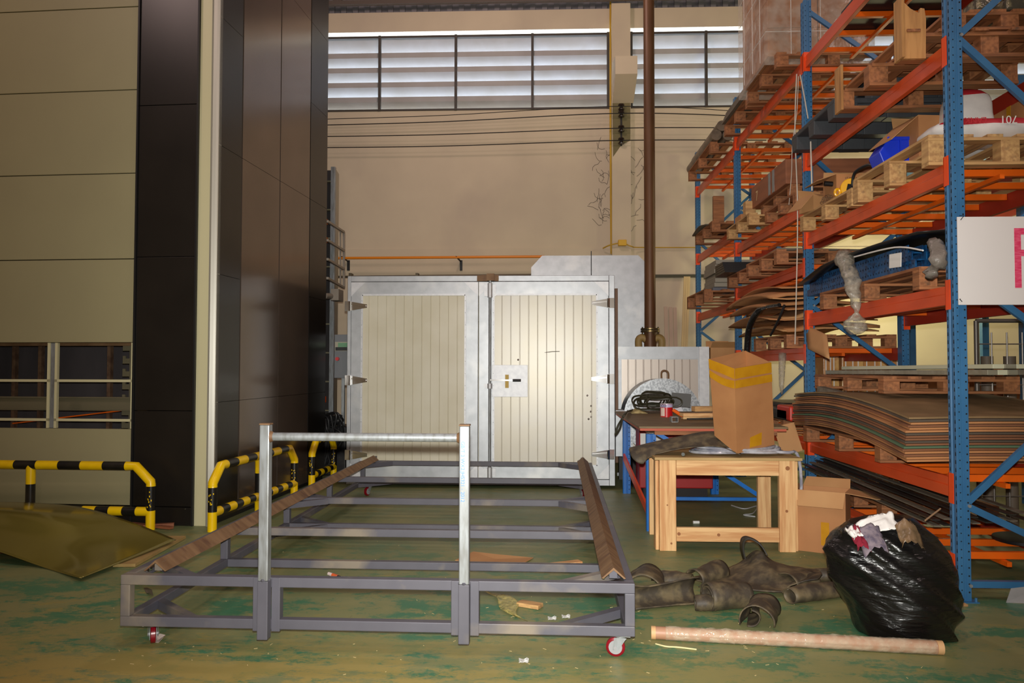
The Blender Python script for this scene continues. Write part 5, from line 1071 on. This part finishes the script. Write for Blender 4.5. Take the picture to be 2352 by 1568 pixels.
# ================================================================== BLUE TOOL TABLE
bt = thing('tool_table', 'work table on blue rack legs with a dusty board top, behind the pine table', 'table', (1.5, 8.1, 0))
TX0, TX1, TY0, TY1, TZ = .90, 2.05, 7.0, 9.2, .905
def tpart(mb, n, m, par=None, **k): return mb.build(n, m, par or bt, world=True, **k)
for (x, y) in ((TX0+.05, TY0+.04), (TX1-.04, TY0+.25), (TX0+.05, TY1-.1), (TX1-.1, TY1-.1)):
    mb = MB(); w = .085; d = .06
    mb.prism([(x-w/2, y-d/2+.006), (x-w/2+.006, y-d/2), (x-.004, y-d/2), (x, y-d/2+.008), (x+.006, y-d/2+.008), (x+.01, y-d/2), (x+w/2, y-d/2), (x+w/2, y+d/2), (x-w/2, y+d/2)], (0, 0, 0), (1, 0, 0), (0, 1, 0), (0, 0, 1), TZ-.05, k=0)
    z = .05
    while z < TZ-.1:
        a = [(x+.027+.006*math.cos(t), y-d/2-.0006, z+.006*math.sin(t)) for t in [i_*math.pi/3 for i_ in range(6)]]; mb.add(a, [tuple(range(6))], 1); z += .05
    tpart(mb, 'leg', [BLUE2, HOLE])
zf_ = lambda py: CAM_H-(py-842)/1800*7.1
tpart(MB().box(TX0+.08, TX1-.06, TY0+.24, TY0+.27, .235, .265), 'stretcher', BLUE2); tpart(MB().bar((1.46, TY0+.25, .60), (TX1-.07, TY0+.25, .265), .02, .035), 'brace', BLUE2)
tpart(MB().bar((TX0+.09, TY0+.06, .87), (TX0+.55, TY0+.06, .60), .02, .035), 'brace', BLUE2); tpart(MB().box(TX0+.08, TX1-.06, TY0+.04, TY0+.07, .585, .615), 'stretcher', mat('blue violet rail', S(70, 90, 176), .4))
tpart(MB().bar((TX0+.02, TY0+.06, .18), (TX0+.02, TY1-.1, .42), .02, .08), 'side_rail', CONN, label='orange side rail')
tpart(MB().box(TX0+.08, TX1, TY0+.0, TY0+.04, TZ-.055, TZ-.01), 'apron', OLDX)
tpart(MB().box(TX0-.06, TX1+.05, TY0-.1, TY1, TZ-.012, TZ+.01), 'support_board', mat('red edged board', S(196, 92, 64), .6))
tpart(MB().box(TX0-.07, TX1+.06, TY0-.12, TY1+.02, TZ+.01, TZ+.028), 'table_top', mat('dusty table board', S(128, 108, 74), .6, 0, S(112, 92, 62), 6, (.3, .7)), bevel=.002)
tt = TZ+.028
def TPt(px, py, h=0): return PZ(px, py, tt+h)
can = thing('paint_can', 'red paint can with lavender band on the tool table', 'can', TPt(1531, 957)); c = TPt(1531, 957)
MB().cyl((0, 0, 0), (0, 0, .135), .064, 28).build('can_body', RED, can, smooth=True); MB().cyl((0, 0, .10), (0, 0, .131), .0646, 28).build('label_band', mat('lavender label', S(196, 186, 222), .4), can, smooth=True)
MB().cyl((0, 0, .133), (0, 0, .138), .066, 28).build('rim', GALVB, can, smooth=True)
G = [[(.0645*math.cos(a), .0645*math.sin(a), .01+z_*.085) for z_ in np.linspace(0, 1, 7)] for a in [math.radians(t) for t in np.linspace(196, 244, 9)]]
MB().grid(G, .0006).build('label_patch', mat('cream label', S(230, 210, 196), .4), can, fix=True)
text('CO', .036, Matrix.Translation((-.036, -.057, .115))@Matrix.Rotation(-.55, 4, 'Z')@Matrix(((1, 0, 0, 0), (0, 0, -1, 0), (0, 1, 0, 0), (0, 0, 0, 1))), BLK, can, world=False, bold=.001)
CAB = mat('olive black cable', S(52, 50, 34), .45)
rnd = random.Random(21); ck = thing('cable_coil', 'tangled coil of olive-black cable on the tool table, one loop hanging over the left edge', 'cable coil', TPt(1500, 945)); mb = MB(); cc = TPt(1497, 948)
for i in range(11):
    a0 = rnd.uniform(0, 6); rx = rnd.uniform(.10, .24); rz = rnd.uniform(.05, .12); oy = rnd.uniform(-.1, .12); ox_ = rnd.uniform(-.05, .08); pts = []
    for k in range(15): t = a0+k*.45; pts.append((cc.x+.02+ox_+rx*math.cos(t), cc.y+oy+.10*math.sin(t+i), cc.z+.10+i*.006+rz*math.sin(t)*.8+.012*math.sin(3*t)))
    for q in range(len(pts)):
        if pts[q][2] < tt+.012: pts[q] = (pts[q][0], pts[q][1], tt+.012)
    mb.tube(spline(pts, 3), .0095, 6)
mb.tube(spline([(cc.x-.05, cc.y, cc.z+.04), (cc.x-.25, cc.y, tt+.02), PY(1440, 946, 7.9), PY(1420, 975, 7.85), PY(1413, 998, 7.85), PY(1424, 982, 7.83), PY(1434, 950, 7.9), (cc.x-.2, cc.y+.1, tt+.03)], 6), .009, 7)
mb.build('cable', CAB, ck, smooth=True, world=True)
a_ = TPt(1520, 940, .0); tag(MB().bar((a_.x, 8.9, tt+.155), (a_.x+.21, 8.86, tt+.14), .012, .15).build('black_plate', mat('blackened plate', S(46, 42, 34), .5)), 'dark square plate propped on the cable coil', 'plate')
for i, (pa, pb, w_, h_, m_, dz_) in enumerate((((1565, 930), (1645, 934), .12, .03, PINEX, .035), ((1567, 952), (1650, 945), .06, .03, PINEX, .0), ((1592, 928), (1648, 925), .10, .05, NEWX, .07))):
    p0 = TPt(*pa); p1 = TPt(*pb); yb_ = 7.75+.12*i; p0 = PY(pa[0], 900, yb_); p1 = PY(pb[0], 900, yb_+.05); p0.z = p1.z = tt+h_/2+dz_
    tag(MB().bar(p0, p1, w_, h_).build('wood_offcut', m_, bevel=.002), ['pale wood offcut on the tool table, middle of three by the carton', 'pale wood offcut on the tool table, lowest and nearest', 'thick pale wood offcut on the tool table, topmost at the back'][i], 'wood offcut', 'wood offcuts on the tool table')
p = PY(1548, 900, 7.45); tag(MB().prism([(-.03, 0), (.03, 0), (.03, .05), (-.03, .05), (-.03, .001), (-.026, .004), (-.026, .046), (.026, .046), (.026, .004), (-.026, .004)], (p.x, 7.4, tt), (1, 0, 0), (0, 0, 1), (0, 1, 0), .12).build('square_tube_piece', ZINC), 'short square tube offcut on the tool table beside the red can', 'tube offcut')
p = PY(1557, 900, 7.9); tag(MB().bar((p.x-.05, 7.9, tt+.09), (p.x+.04, 7.85, tt+.03), .04, .03).build('orange_handle', BARO, bevel=.008), 'orange plastic handle piece right behind the red can', 'handle')
mb = MB(); c = TPt(1466, 948); G = []
for i in range(9):
    G.append([(c.x-.09+.18*i/8, c.y-.12+.2*j/8, tt+.004+.05*math.sin(math.pi*i/8)*math.sin(math.pi*j/8)*(1+.8*nz(i*.9, j*.9, 1))) for j in range(9)])
tag(mb.grid(G, .004).build('rag', mat('dirty cream rag', S(190, 172, 120), .85, 0, S(160, 142, 96), 20), smooth='all'), 'dirty cream rag at the left end of the tool table', 'rag')
tag(MB().bar(PY(1580, 962, 7.2), PY(1660, 960, 7.25), .06, .012).build('steel_strip', DKSHEET), 'dark flat strip on the front edge of the tool table', 'strip')
# things under / behind the tool table
rc = thing('red_machine', 'dark red machine with a white diagonal stripe behind the table legs', 'machine', (1.35, 8.75, 0))
MB().box(1.05, 1.85, 8.7, 9.05, .12, .80).build('housing', mat('dark red panel', S(164, 24, 24), .45), rc, world=True, bevel=.01); MB().prism([(1.06, .80), (1.22, .80), (1.50, .50), (1.34, .50)], (0, 8.69, 0), (1, 0, 0), (0, 0, 1), (0, 1, 0), .008).build('stripe', WHITE, rc, world=True, fix=True)
MB().box(1.06, 1.16, 8.69, 8.698, .5, .72).build('white_panel', WHITE, rc, world=True); MB().cyl((1.2, 8.685, .62), (1.2, 8.7, .62), .03, 12).build('knob', WHITE, rc, world=True); MB().box(1.1, 1.8, 8.75, 9.0, 0, .12).build('base', DARK, rc, world=True)
tag(MB().cyl(PZ(1592, 1199, .014), PZ(1606, 1199, .014), .014, 12).build('bottle_stopper', WHITE, smooth=True), 'small white plastic cap on the floor under the pine table', 'cap')
tag(MB().tube(spline([PZ(1680, 1160, .006), PZ(1710, 1168, .01), PZ(1738, 1162, .006), PZ(1730, 1178, .006), PZ(1708, 1182, .01), PZ(1735, 1186, .006)], 6), .006, 6).build('thin_hose', mat('clear thin hose', S(196, 196, 200), .2), smooth=True), 'thin pale hose looping on the floor behind the pine table', 'hose')
# ================================================================== PINE TABLE
wt = thing('pine_table', 'rough pine work table with a plywood top, standing before the blue-legged table', 'table', (1.43, 6.6, 0))
WX0, WX1, WY0, WY1, WZ_ = .915, 1.975, 6.27, 6.92, .715
def wp(mb, n, m, par=None, **k): return mb.build(n, m, par or wt, world=True, **k)
for (x0, x1, y0, n_) in ((WX0, WX0+.13, WY0, 0), (WX1-.125, WX1, WY0, 0), (WX0, WX0+.1, WY1-.05, 1), (WX1-.13, WX1-.02, WY1-.05, 1)):
    wp(MB().box(x0, x1, y0+.002, y0+.05, 0.0, WZ_-.002), 'leg', PINEZ, bevel=.003)
wp(MB().box(WX0-.028, WX0-.002, WY0+.04, WY0+.14, 0, WZ_-.01), 'leg_side_board', PINEZ, bevel=.002); wp(MB().box(WX1+.002, WX1+.03, WY0+.04, WY0+.14, 0, WZ_-.01), 'leg_side_board', PINEZ, bevel=.002)
wp(MB().box(WX0+.132, WX1-.127, WY0, WY0+.04, WZ_-.12, WZ_-.002), 'apron', PINEX, bevel=.003); wp(MB().box(WX0+.132, WX1-.127, WY0+.004, WY0+.044, .075, .185), 'stretcher', PINEX, bevel=.003)
wp(MB().box(WX0+.1, WX1-.13, WY1-.04, WY1, WZ_-.12, WZ_-.002), 'apron', PINEX, bevel=.003)
wp(MB().box(WX0-.04, WX1+.05, WY0-.02, WY1+.03, WZ_, WZ_+.022), 'table_top', mat('plywood top', S(190, 160, 104), .6, 0, S(168, 138, 88), 5, (.3, .7), stretch=(.6, 3, 3)), bevel=.002)
for (x, z, r_) in ((WX0+.15, .135, .013), (WX0+.46, .13, .012), (WX1-.06, .655, .017), (WX1-.07, .32, .011), (WX0+.09, .06, .008), (WX0+.06, .36, .006)): wp(MB().tube([(x, WY0-.0006, z), (x, WY0+.006, z)], r_, 14), 'wood_knot', mat('pine knot', S(150, 96, 56), .7))
tz = WZ_+.022
tag(MB().cyl(PY(1569, 1043, 6.3)+Vector((0, 0, -.0)), PY(1569, 1043, 6.36), .014, 14).build('rubber_stopper', mat('dark green rubber', S(34, 42, 28), .5), smooth=True), 'small dark round rubber stopper on the pine table front edge', 'stopper')
HOSE = mat('grey clear hose', S(150, 152, 166), .12, .1, S(196, 198, 206), 12, (.4, .6))
hz = thing('clear_hose_coil', 'coil of clear grey hose around the tall carton, one end hanging off the table', 'hose coil', (1.62, 6.55, tz)); mb = MB(); rnd = random.Random(31); pts = []
for k in range(66):
    t = k*.42; R_ = .33+.05*math.sin(k*.31); pts.append((1.58+R_*1.02*math.cos(t), min(6.92, 6.58+.24*math.sin(t)+.02*math.sin(k)), tz+.014+.05*(.5+.5*math.sin(k*.23))))
pts += [(1.9, 6.40, tz+.03), (2.02, 6.42, tz+.03), (2.055, 6.42, tz-.05), (2.06, 6.4, tz-.18), (2.05, 6.38, tz-.3), (2.01, 6.36, tz-.38)]
mb.tube(spline(pts, 4), .0125, 8); mb.build('hose', HOSE, hz, smooth=True, world=True)
# rubber strip lying over the table
U = [PY(1446, 1030, 6.66), PY(1500, 1017, 6.68), PY(1560, 1004, 6.7), PY(1632, 992, 6.66), PY(1690, 1000, 6.6)]
Mi = [PY(1449, 1046, 6.48), PY(1505, 1030, 6.48), PY(1562, 1016, 6.5), PY(1635, 1006, 6.45), PY(1700, 1026, 6.4)]
Lo = [PY(1478, 1064, 6.44), PY(1500, 1046, 6.40), PY(1570, 1030, 6.36), PY(1650, 1026, 6.34), PY(1702, 1046, 6.26)]
rows = [spline(r_, 7) for r_ in (U, Mi, Lo)]; G = [spline([rows[i][j] for i in range(3)], 7) for j in range(len(rows[0]))]
for i, r_ in enumerate(G):
    for j, p in enumerate(r_): p.z += .02*math.sin(j*.45)*(1-.3*i/len(G)); p.z = max(p.z, tz+.012) if p.x > WX0-.02 else p.z
tag(MB().grid(G, .006).build('rubber_strip', RUBBER, smooth='all', fix=True), 'dusty dark rubber strip lying across the pine table, curled at its left end', 'rubber strip')
# tall open carton, leaning
fb, lb, rb = PY(1692, 1042, 6.28), PY(1641, 1000, 6.44), PY(1779, 1021, 6.50); bb_ = lb+rb-fb
ft, lt, rt, bk = PY(1687, 846, 6.12), PY(1628, 824, 6.30), PY(1771, 832, 6.36), PY(1712, 805, 6.60)
tc = thing('tall_carton', 'tall open brown carton with yellow tape bands, leaning on the pine table', 'box', (fb.x, fb.y, tz))
mb = MB(); 
def wallq(a, b, c, d): # a,b bottom ; c,d top (c above b)
    mb.grid([[a.lerp(d, v) for v in np.linspace(0, 1, 8)], [b.lerp(c, v) for v in np.linspace(0, 1, 8)]], .006)
for a, b, c, d in ((lb, fb, ft, lt), (fb, rb, rt, ft), (rb, bb_, bk, rt), (bb_, lb, lt, bk)): wallq(a, b, c, d)
mb.add([lb, fb, rb, bb_], [(0, 1, 2, 3)]); mb.build('carton', CARD, tc, world=True)
def tapeband(v0, v1, s0=0, s1=0, faces=((0,), (1,)), off=.0035):
    t_ = MB(); ctr = (fb+lb+rb+bb_)/4
    for (a, b, c, d, s_) in ((lb, fb, ft, lt, s0), (fb, rb, rt, ft, s1)):
        n_ = (b-a).cross(d-a).normalized(); n_ = n_ if n_.dot(a-ctr) > 0 else -n_; g = []
        for u_ in np.linspace(0, 1, 7):
            A = a.lerp(b, u_); B = d.lerp(c, u_); sg = s_*math.sin(math.pi*u_)
            g.append([A.lerp(B, v0+sg)+n_*off, A.lerp(B, v1+sg)+n_*off])
        t_.grid(g, .0015)
    t_.build('tape', TAPE, tc, world=True, fix=True)
tapeband(.88, 1.0); tapeband(.77, .86, -.025, -.0, off=.0045)
t_ = MB(); n_ = (rb-fb).cross(ft-fb).normalized(); n_ = n_ if n_.dot(fb-bb_) > 0 else -n_; q = lambda u, v: fb.lerp(rb, u).lerp(ft.lerp(rt, u), v)+n_*.005
t_.grid([[q(.33, .04), q(.35, .16)], [q(.64, .04), q(.66, .19)]], .0015); t_.build('tape', TAPE, tc, world=True, fix=True)
# ================================================================== OPEN CARTON ON THE FLOOR
oc = carton('open brown carton on the floor with a yellow tape strip, behind the black bag', PZ(1893, 1262)-Vector((0, 0, 0)), .36, .26, .48, -.50, open_=True, ang=(2.7, 1.7, 1.0, 1.2), flaps=(.5, .95, .45, .3))
MB().box(.0, .06, -.1325, -.1305, .06, .24).build('tape', TAPE, oc)
tag(MB().bar(PY(1800, 975, 7.6), PY(1820, 1040, 7.55), .20, .006, up=(0, 1, 0)).build('leaning_cardboard', CARDL), 'flat cardboard piece leaning behind the pine table at right', 'cardboard piece')
# ================================================================== BLACK BAG
BAG = bpy.data.materials.new('black bin liner'); BAG.use_nodes = True; b = BAG.node_tree.nodes['Principled BSDF']; b.inputs['Base Color'].default_value = S(17, 16, 16); b.inputs['Roughness'].default_value = .27
_n = BAG.node_tree; tcn = _n.nodes.new('ShaderNodeTexCoord'); mp = _n.nodes.new('ShaderNodeMapping'); mp.inputs['Rotation'].default_value = (0, math.radians(-28), 0); mp.inputs['Scale'].default_value = (1.6, 3, 8)
nn = _n.nodes.new('ShaderNodeTexNoise'); nn.inputs['Scale'].default_value = 2.6; nn.inputs['Detail'].default_value = 4; nn.inputs['Distortion'].default_value = .25
bp_ = _n.nodes.new('ShaderNodeBump'); bp_.inputs['Strength'].default_value = .7; bp_.inputs['Distance'].default_value = .03
_n.links.new(tcn.outputs['Object'], mp.inputs[0]); _n.links.new(mp.outputs[0], nn.inputs['Vector']); _n.links.new(nn.outputs['Fac'], bp_.inputs['Height']); _n.links.new(bp_.outputs[0], b.inputs['Normal'])
BY = 4.42; prof = [(2000, 2165, 1478, .16), (1968, 2196, 1440, .24), (1945, 2199, 1390, .27), (1922, 2196, 1340, .28), (1904, 2188, 1290, .27), (1897, 2172, 1250, .25), (1900, 2150, 1222, .22), (1935, 2128, 1196, .17), (1985, 2108, 1178, .11), (2020, 2090, 1172, .04)]
rings = []; K = spline([Vector((PY(a, 1300, BY).x, PY(b_, 1300, BY).x, max(.004, CAM_H-(py-842)/1800*BY))) for a, b_, py, ry in prof], 7); RYv = spline([Vector((p[3], 0, 0)) for p in prof], 7)
mb = MB(); nu = 128; z00 = K[0].z
for i, k_ in enumerate(K):
    cx_ = (k_.x+k_.y)/2; rx = (k_.y-k_.x)/2; ry = RYv[i].x
    for j in range(nu):
        a = 2*math.pi*j/nu; x = cx_+rx*math.cos(a); y = BY+ry*math.sin(a); z = k_.z-z00*(1-i/len(K))+.004
        f_ = abs(nz(x*2.2+z*3, y*3, z*7+x*5, 1))*.06+.016*abs(nz(x*5+z*3, y*9, z*20+x*12))+.03*nz(x*3, y*3, z*3)
        f_ *= min(1, i/8+.25); d_ = Vector((math.cos(a), math.sin(a)*.9, 0)); mb.v.append(Vector((x, y, max(.003, z)))-d_*f_)
for i in range(len(K)-1):
    for j in range(nu): mb.f.append((i*nu+j, i*nu+(j+1) % nu, (i+1)*nu+(j+1) % nu, (i+1)*nu+j)); mb.mi.append(0)
mb.f += [tuple(reversed(range(nu))), tuple(range((len(K)-1)*nu, len(K)*nu))]; mb.mi += [0, 0]
bag = mb.build('rubbish_bag', BAG, smooth='all'); tag(bag, 'big bulging black rubbish bag leaning beside the front blue upright', 'rubbish bag')
def crumple(name, px, py, Y, w_, h_, m, lab, cat, seed, tilt=.3, depth=.06):
    c = PY(px, py, Y); G = []
    for i in range(13):
        G.append([(c.x+(i/12-.5)*w_+.012*nz(i*.35+seed, j*.3), c.y+(j/10-.5)*depth*2, c.z+(j/10-.5)*h_+tilt*(i/12-.5)*w_+.035*abs(nz(i*.3+seed, j*.3, seed))-.35*h_*(2*i/12-1)**2) for j in range(11)])
    return tag(MB().grid(G, .002).build(name, m, smooth='all', fix=True), lab, cat)
crumple('crumpled_paper', 2015, 1203, 4.28, .20, .06, WHITE, 'crumpled white paper sticking out of the top of the black bag', 'paper', 1, .35)
crumple('red_rag', 1975, 1232, 4.18, .07, .08, mat('dark red cloth', S(130, 20, 44), .9), 'dark red cloth scrap at the top left of the black bag', 'cloth', 2, -.2)
crumple('grey_rag', 2003, 1232, 4.17, .12, .10, mat('grey violet cloth', S(92, 84, 100), .9, 0, S(130, 118, 126), 30), 'grey violet cloth bunched below the white paper on the black bag', 'cloth', 3, .2)
crumple('white_scrap', 1962, 1222, 4.2, .05, .02, WHITE, 'small white paper scrap at the left edge of the black bag opening', 'paper', 5, .4)
crumple('brown_wrapper', 2090, 1222, 4.18, .12, .10, mat('brown film wrapper', S(120, 96, 70), .3, 0, S(90, 74, 54), 12), 'brown film wrapper lying over the top right of the black bag', 'wrapper', 6, -.2, .04)
tag(MB().cyl(PY(2125, 1195, 4.6), PY(2160, 1168, 4.7), .005, 6).build('thin_stick', mat('thin stick', S(150, 120, 90), .7)), 'thin stick poking out behind the top of the black bag', 'stick')
# ================================================================== WRAPPED TUBE
wtb = thing('wrapped_roll', 'long cardboard roll wrapped in clear film lying on the floor in front', 'roll', PZ(1830, 1470, 0))
A_, B_ = PZ(1497, 1452, .034), PZ(2163, 1487, .034)
mb = MB().tube([A_, B_], .033, 24); mb.build('core', mat('pinkish card tube', S(176, 132, 104), .5), wtb, world=True, smooth=True)
mb = MB().tube([A_-(B_-A_).normalized()*.003, A_+(B_-A_).normalized()*.02], .0345, 24).tube([B_-(B_-A_).normalized()*.025, B_+(B_-A_).normalized()*.004], .0345, 24); mb.build('end_collar', mat('kraft collar', S(206, 164, 116), .6), wtb, world=True, smooth=True)
G = []; d_ = (B_-A_).normalized(); s__ = Vector((d_.y, -d_.x, 0)); 
for i in range(150):
    t = .05+.93*i/149; c = A_.lerp(B_, t); row = []
    for j in range(25):
        a = 2*math.pi*j/24; r_ = .0355+.006*abs(nz(i*.55, math.cos(a)*2, math.sin(a)*2))+(.014*max(0, nz(i*.13, 3)) if .7 < a < 2.6 else 0)
        row.append(c+s__*math.cos(a)*r_+Vector((0, 0, max(-.033, r_*math.sin(a)))))
    G.append(row)
FILM2 = mat('shiny wrap film', S(240, 228, 200), .10, 0, bump=1.0, bscale=22, alpha=.15, detail=3)
MB().grid(G, .0006).build('film_wrap', FILM2, wtb, world=True, smooth='all')
# ================================================================== RUBBER OFFCUTS
def roll(px, py, axis, L, r, turns, lab, start=0.0, open_r=1.0, tilt=0, name='rubber_offcut', squash=.8, dx=0):
    """rubber sheet curled into a loose roll: spiral section extruded along axis (angle in the floor plane)"""
    c = PZ(px, py, 0); ax = Vector((math.cos(axis), math.sin(axis), tilt)); sd = Vector((-math.sin(axis), math.cos(axis), 0)); n = int(26*turns)+4; sec = []
    for i in range(n):
        t = start+2*math.pi*turns*i/(n-1); rr = r*(1-(1-open_r)*i/(n-1)); sec.append((rr*math.cos(t), rr*squash*math.sin(t)))
    zmin = min(s_[1] for s_ in sec); G = []
    for k in range(13):
        u_ = k/12; row = []
        for i, (a, b_) in enumerate(sec):
            w_ = 1+.10*nz(u_*3+px, i*.12)+.08*math.sin(u_*5+px); p = c+ax*(u_-.5)*L+sd*a*w_+Vector((0, 0, (b_-zmin)*w_+.008)); p += Vector((0, 0, .006*nz(u_*6, i*.2, px))); row.append(p)
        G.append(row)
    return tag(MB().grid(G, .007).build(name, RUBBER, smooth='all', fix=True), lab, 'rubber sheet', 'dusty rubber offcuts on the floor')
roll(1483, 1352, 1.35, .34, .11, .52, 'arched rubber piece just behind the trolley corner post', start=0, squash=.95)
roll(1530, 1392, .32, .46, .085, .62, 'long rubber piece with upturned edge, right of the trolley corner', start=-2.4, open_r=.9)
roll(1545, 1335, -.35, .26, .07, .45, 'small ridged rubber piece behind the long upturned one', start=.2)
roll(1625, 1338, .75, .30, .07, .6, 'rubber piece under the left side of the big draped sheet', start=.4)
roll(1620, 1402, -.05, .12, .055, 1.3, 'tight small rubber roll left of the double roll', open_r=.6)
roll(1672, 1398, .3, .27, .080, 1.45, 'open-ended rubber roll below the big draped sheet', open_r=.7, squash=.95)
roll(1748, 1425, 1.15, .30, .085, .58, 'rubber piece arching up in front, nearest the wrapped tube', start=-.3, squash=.95)
roll(1722, 1425, 1.3, .24, .05, .5, 'narrow curved rubber piece against the arched one in front', start=1.8)
roll(1872, 1378, .42, .40, .062, 1.2, 'long closed rubber roll lying left of the black bag', open_r=.75, squash=.75)
roll(1836, 1352, .5, .22, .085, 1.0, 'rubber loop between the draped sheet and the long roll', open_r=.8, squash=.6)
roll(1890, 1335, -.2, .22, .05, .8, 'dark rubber scrap close to the left flank of the bag', open_r=.8)
# big draped sheet
ctrl = [[(1585, 1345, 5.35), (1640, 1320, 5.5), (1700, 1292, 5.6), (1738, 1262, 5.55)],
        [(1640, 1352, 5.2), (1690, 1335, 5.3), (1730, 1305, 5.4), (1752, 1270, 5.5)],
        [(1712, 1362, 5.1), (1745, 1345, 5.2), (1765, 1310, 5.3), (1770, 1288, 5.5)],
        [(1790, 1372, 5.05), (1800, 1345, 5.15), (1808, 1318, 5.3), (1815, 1300, 5.5)],
        [(1815, 1345, 5.1), (1840, 1330, 5.2), (1858, 1318, 5.3), (1865, 1308, 5.45)],
        [(1878, 1330, 5.1), (1888, 1322, 5.2), (1886, 1314, 5.3), (1882, 1310, 5.4)]]
rows = [spline([PY(*p) for p in r_], 6) for r_ in ctrl]; G = [spline([rows[i][j] for i in range(len(rows))], 6) for j in range(len(rows[0]))]
for i, r_ in enumerate(G):
    for j, p in enumerate(r_): p.z = max(.03, p.z+.012*nz(i*.3, j*.3, 4))
tag(MB().grid(G, .008).build('rubber_offcut', RUBBER, smooth='all', fix=True), 'big draped rubber sheet peaked in the middle of the floor pile', 'rubber sheet', 'dusty rubber offcuts on the floor')
L1 = spline([PY(1712, 1296, 5.62), PY(1703, 1262, 5.62), PY(1706, 1238, 5.6), PY(1722, 1234, 5.58), PY(1745, 1248, 5.55), PY(1760, 1272, 5.52)], 6)
G = [[p+Vector((0, -.045, 0)), p+Vector((0.004, 0, .004)), p+Vector((0, .045, 0))] for p in L1]
tag(MB().grid(G, .009).build('rubber_offcut', RUBIN, smooth='all', fix=True), 'narrow rubber strap looping up behind the big draped sheet', 'rubber sheet', 'dusty rubber offcuts on the floor')
# ================================================================== REMAINING BITS
c = PZ(2345, 1384, 0); tag(MB().add([(c.x-.09, c.y, 0), (c.x+.14, c.y-.02, 0), (c.x+.12, c.y+.16, 0), (c.x-.02, c.y+.04, .12), (c.x+.1, c.y+.02, .08)], [(0, 2, 1), (0, 1, 4, 3), (0, 3, 2), (1, 2, 4), (2, 3, 4)]).build('bent_metal_scrap', GALV, fix=True), 'bent grey metal scrap on the floor at the right edge', 'metal scrap')
c = PZ(2208, 1388, .006); tag(MB().box(c.x-.03, c.x+.03, c.y-.02, c.y+.02, .0, .012).build('wood_chip', NEWX), 'small chip beside the foot of the front blue upright', 'chip')
cr = PX(1800, 945, 2.5); rcr = thing('red_plastic_crate', 'red plastic crate on the floor under the middle bay, behind the tall carton', 'crate', (2.75, 8.35, .76))
MB().box(2.50, 3.05, 8.1, 8.55, .895, 1.05).build('crate_body', mat('red crate plastic', S(200, 52, 34), .4), rcr, world=True, bevel=.02)
tag(MB().box(2.6, 3.4, 8.62, 9.6, .90, 1.06).build('black_box', BLKP, bevel=.02), 'black flat box low in the middle bay, behind the red crate', 'box')
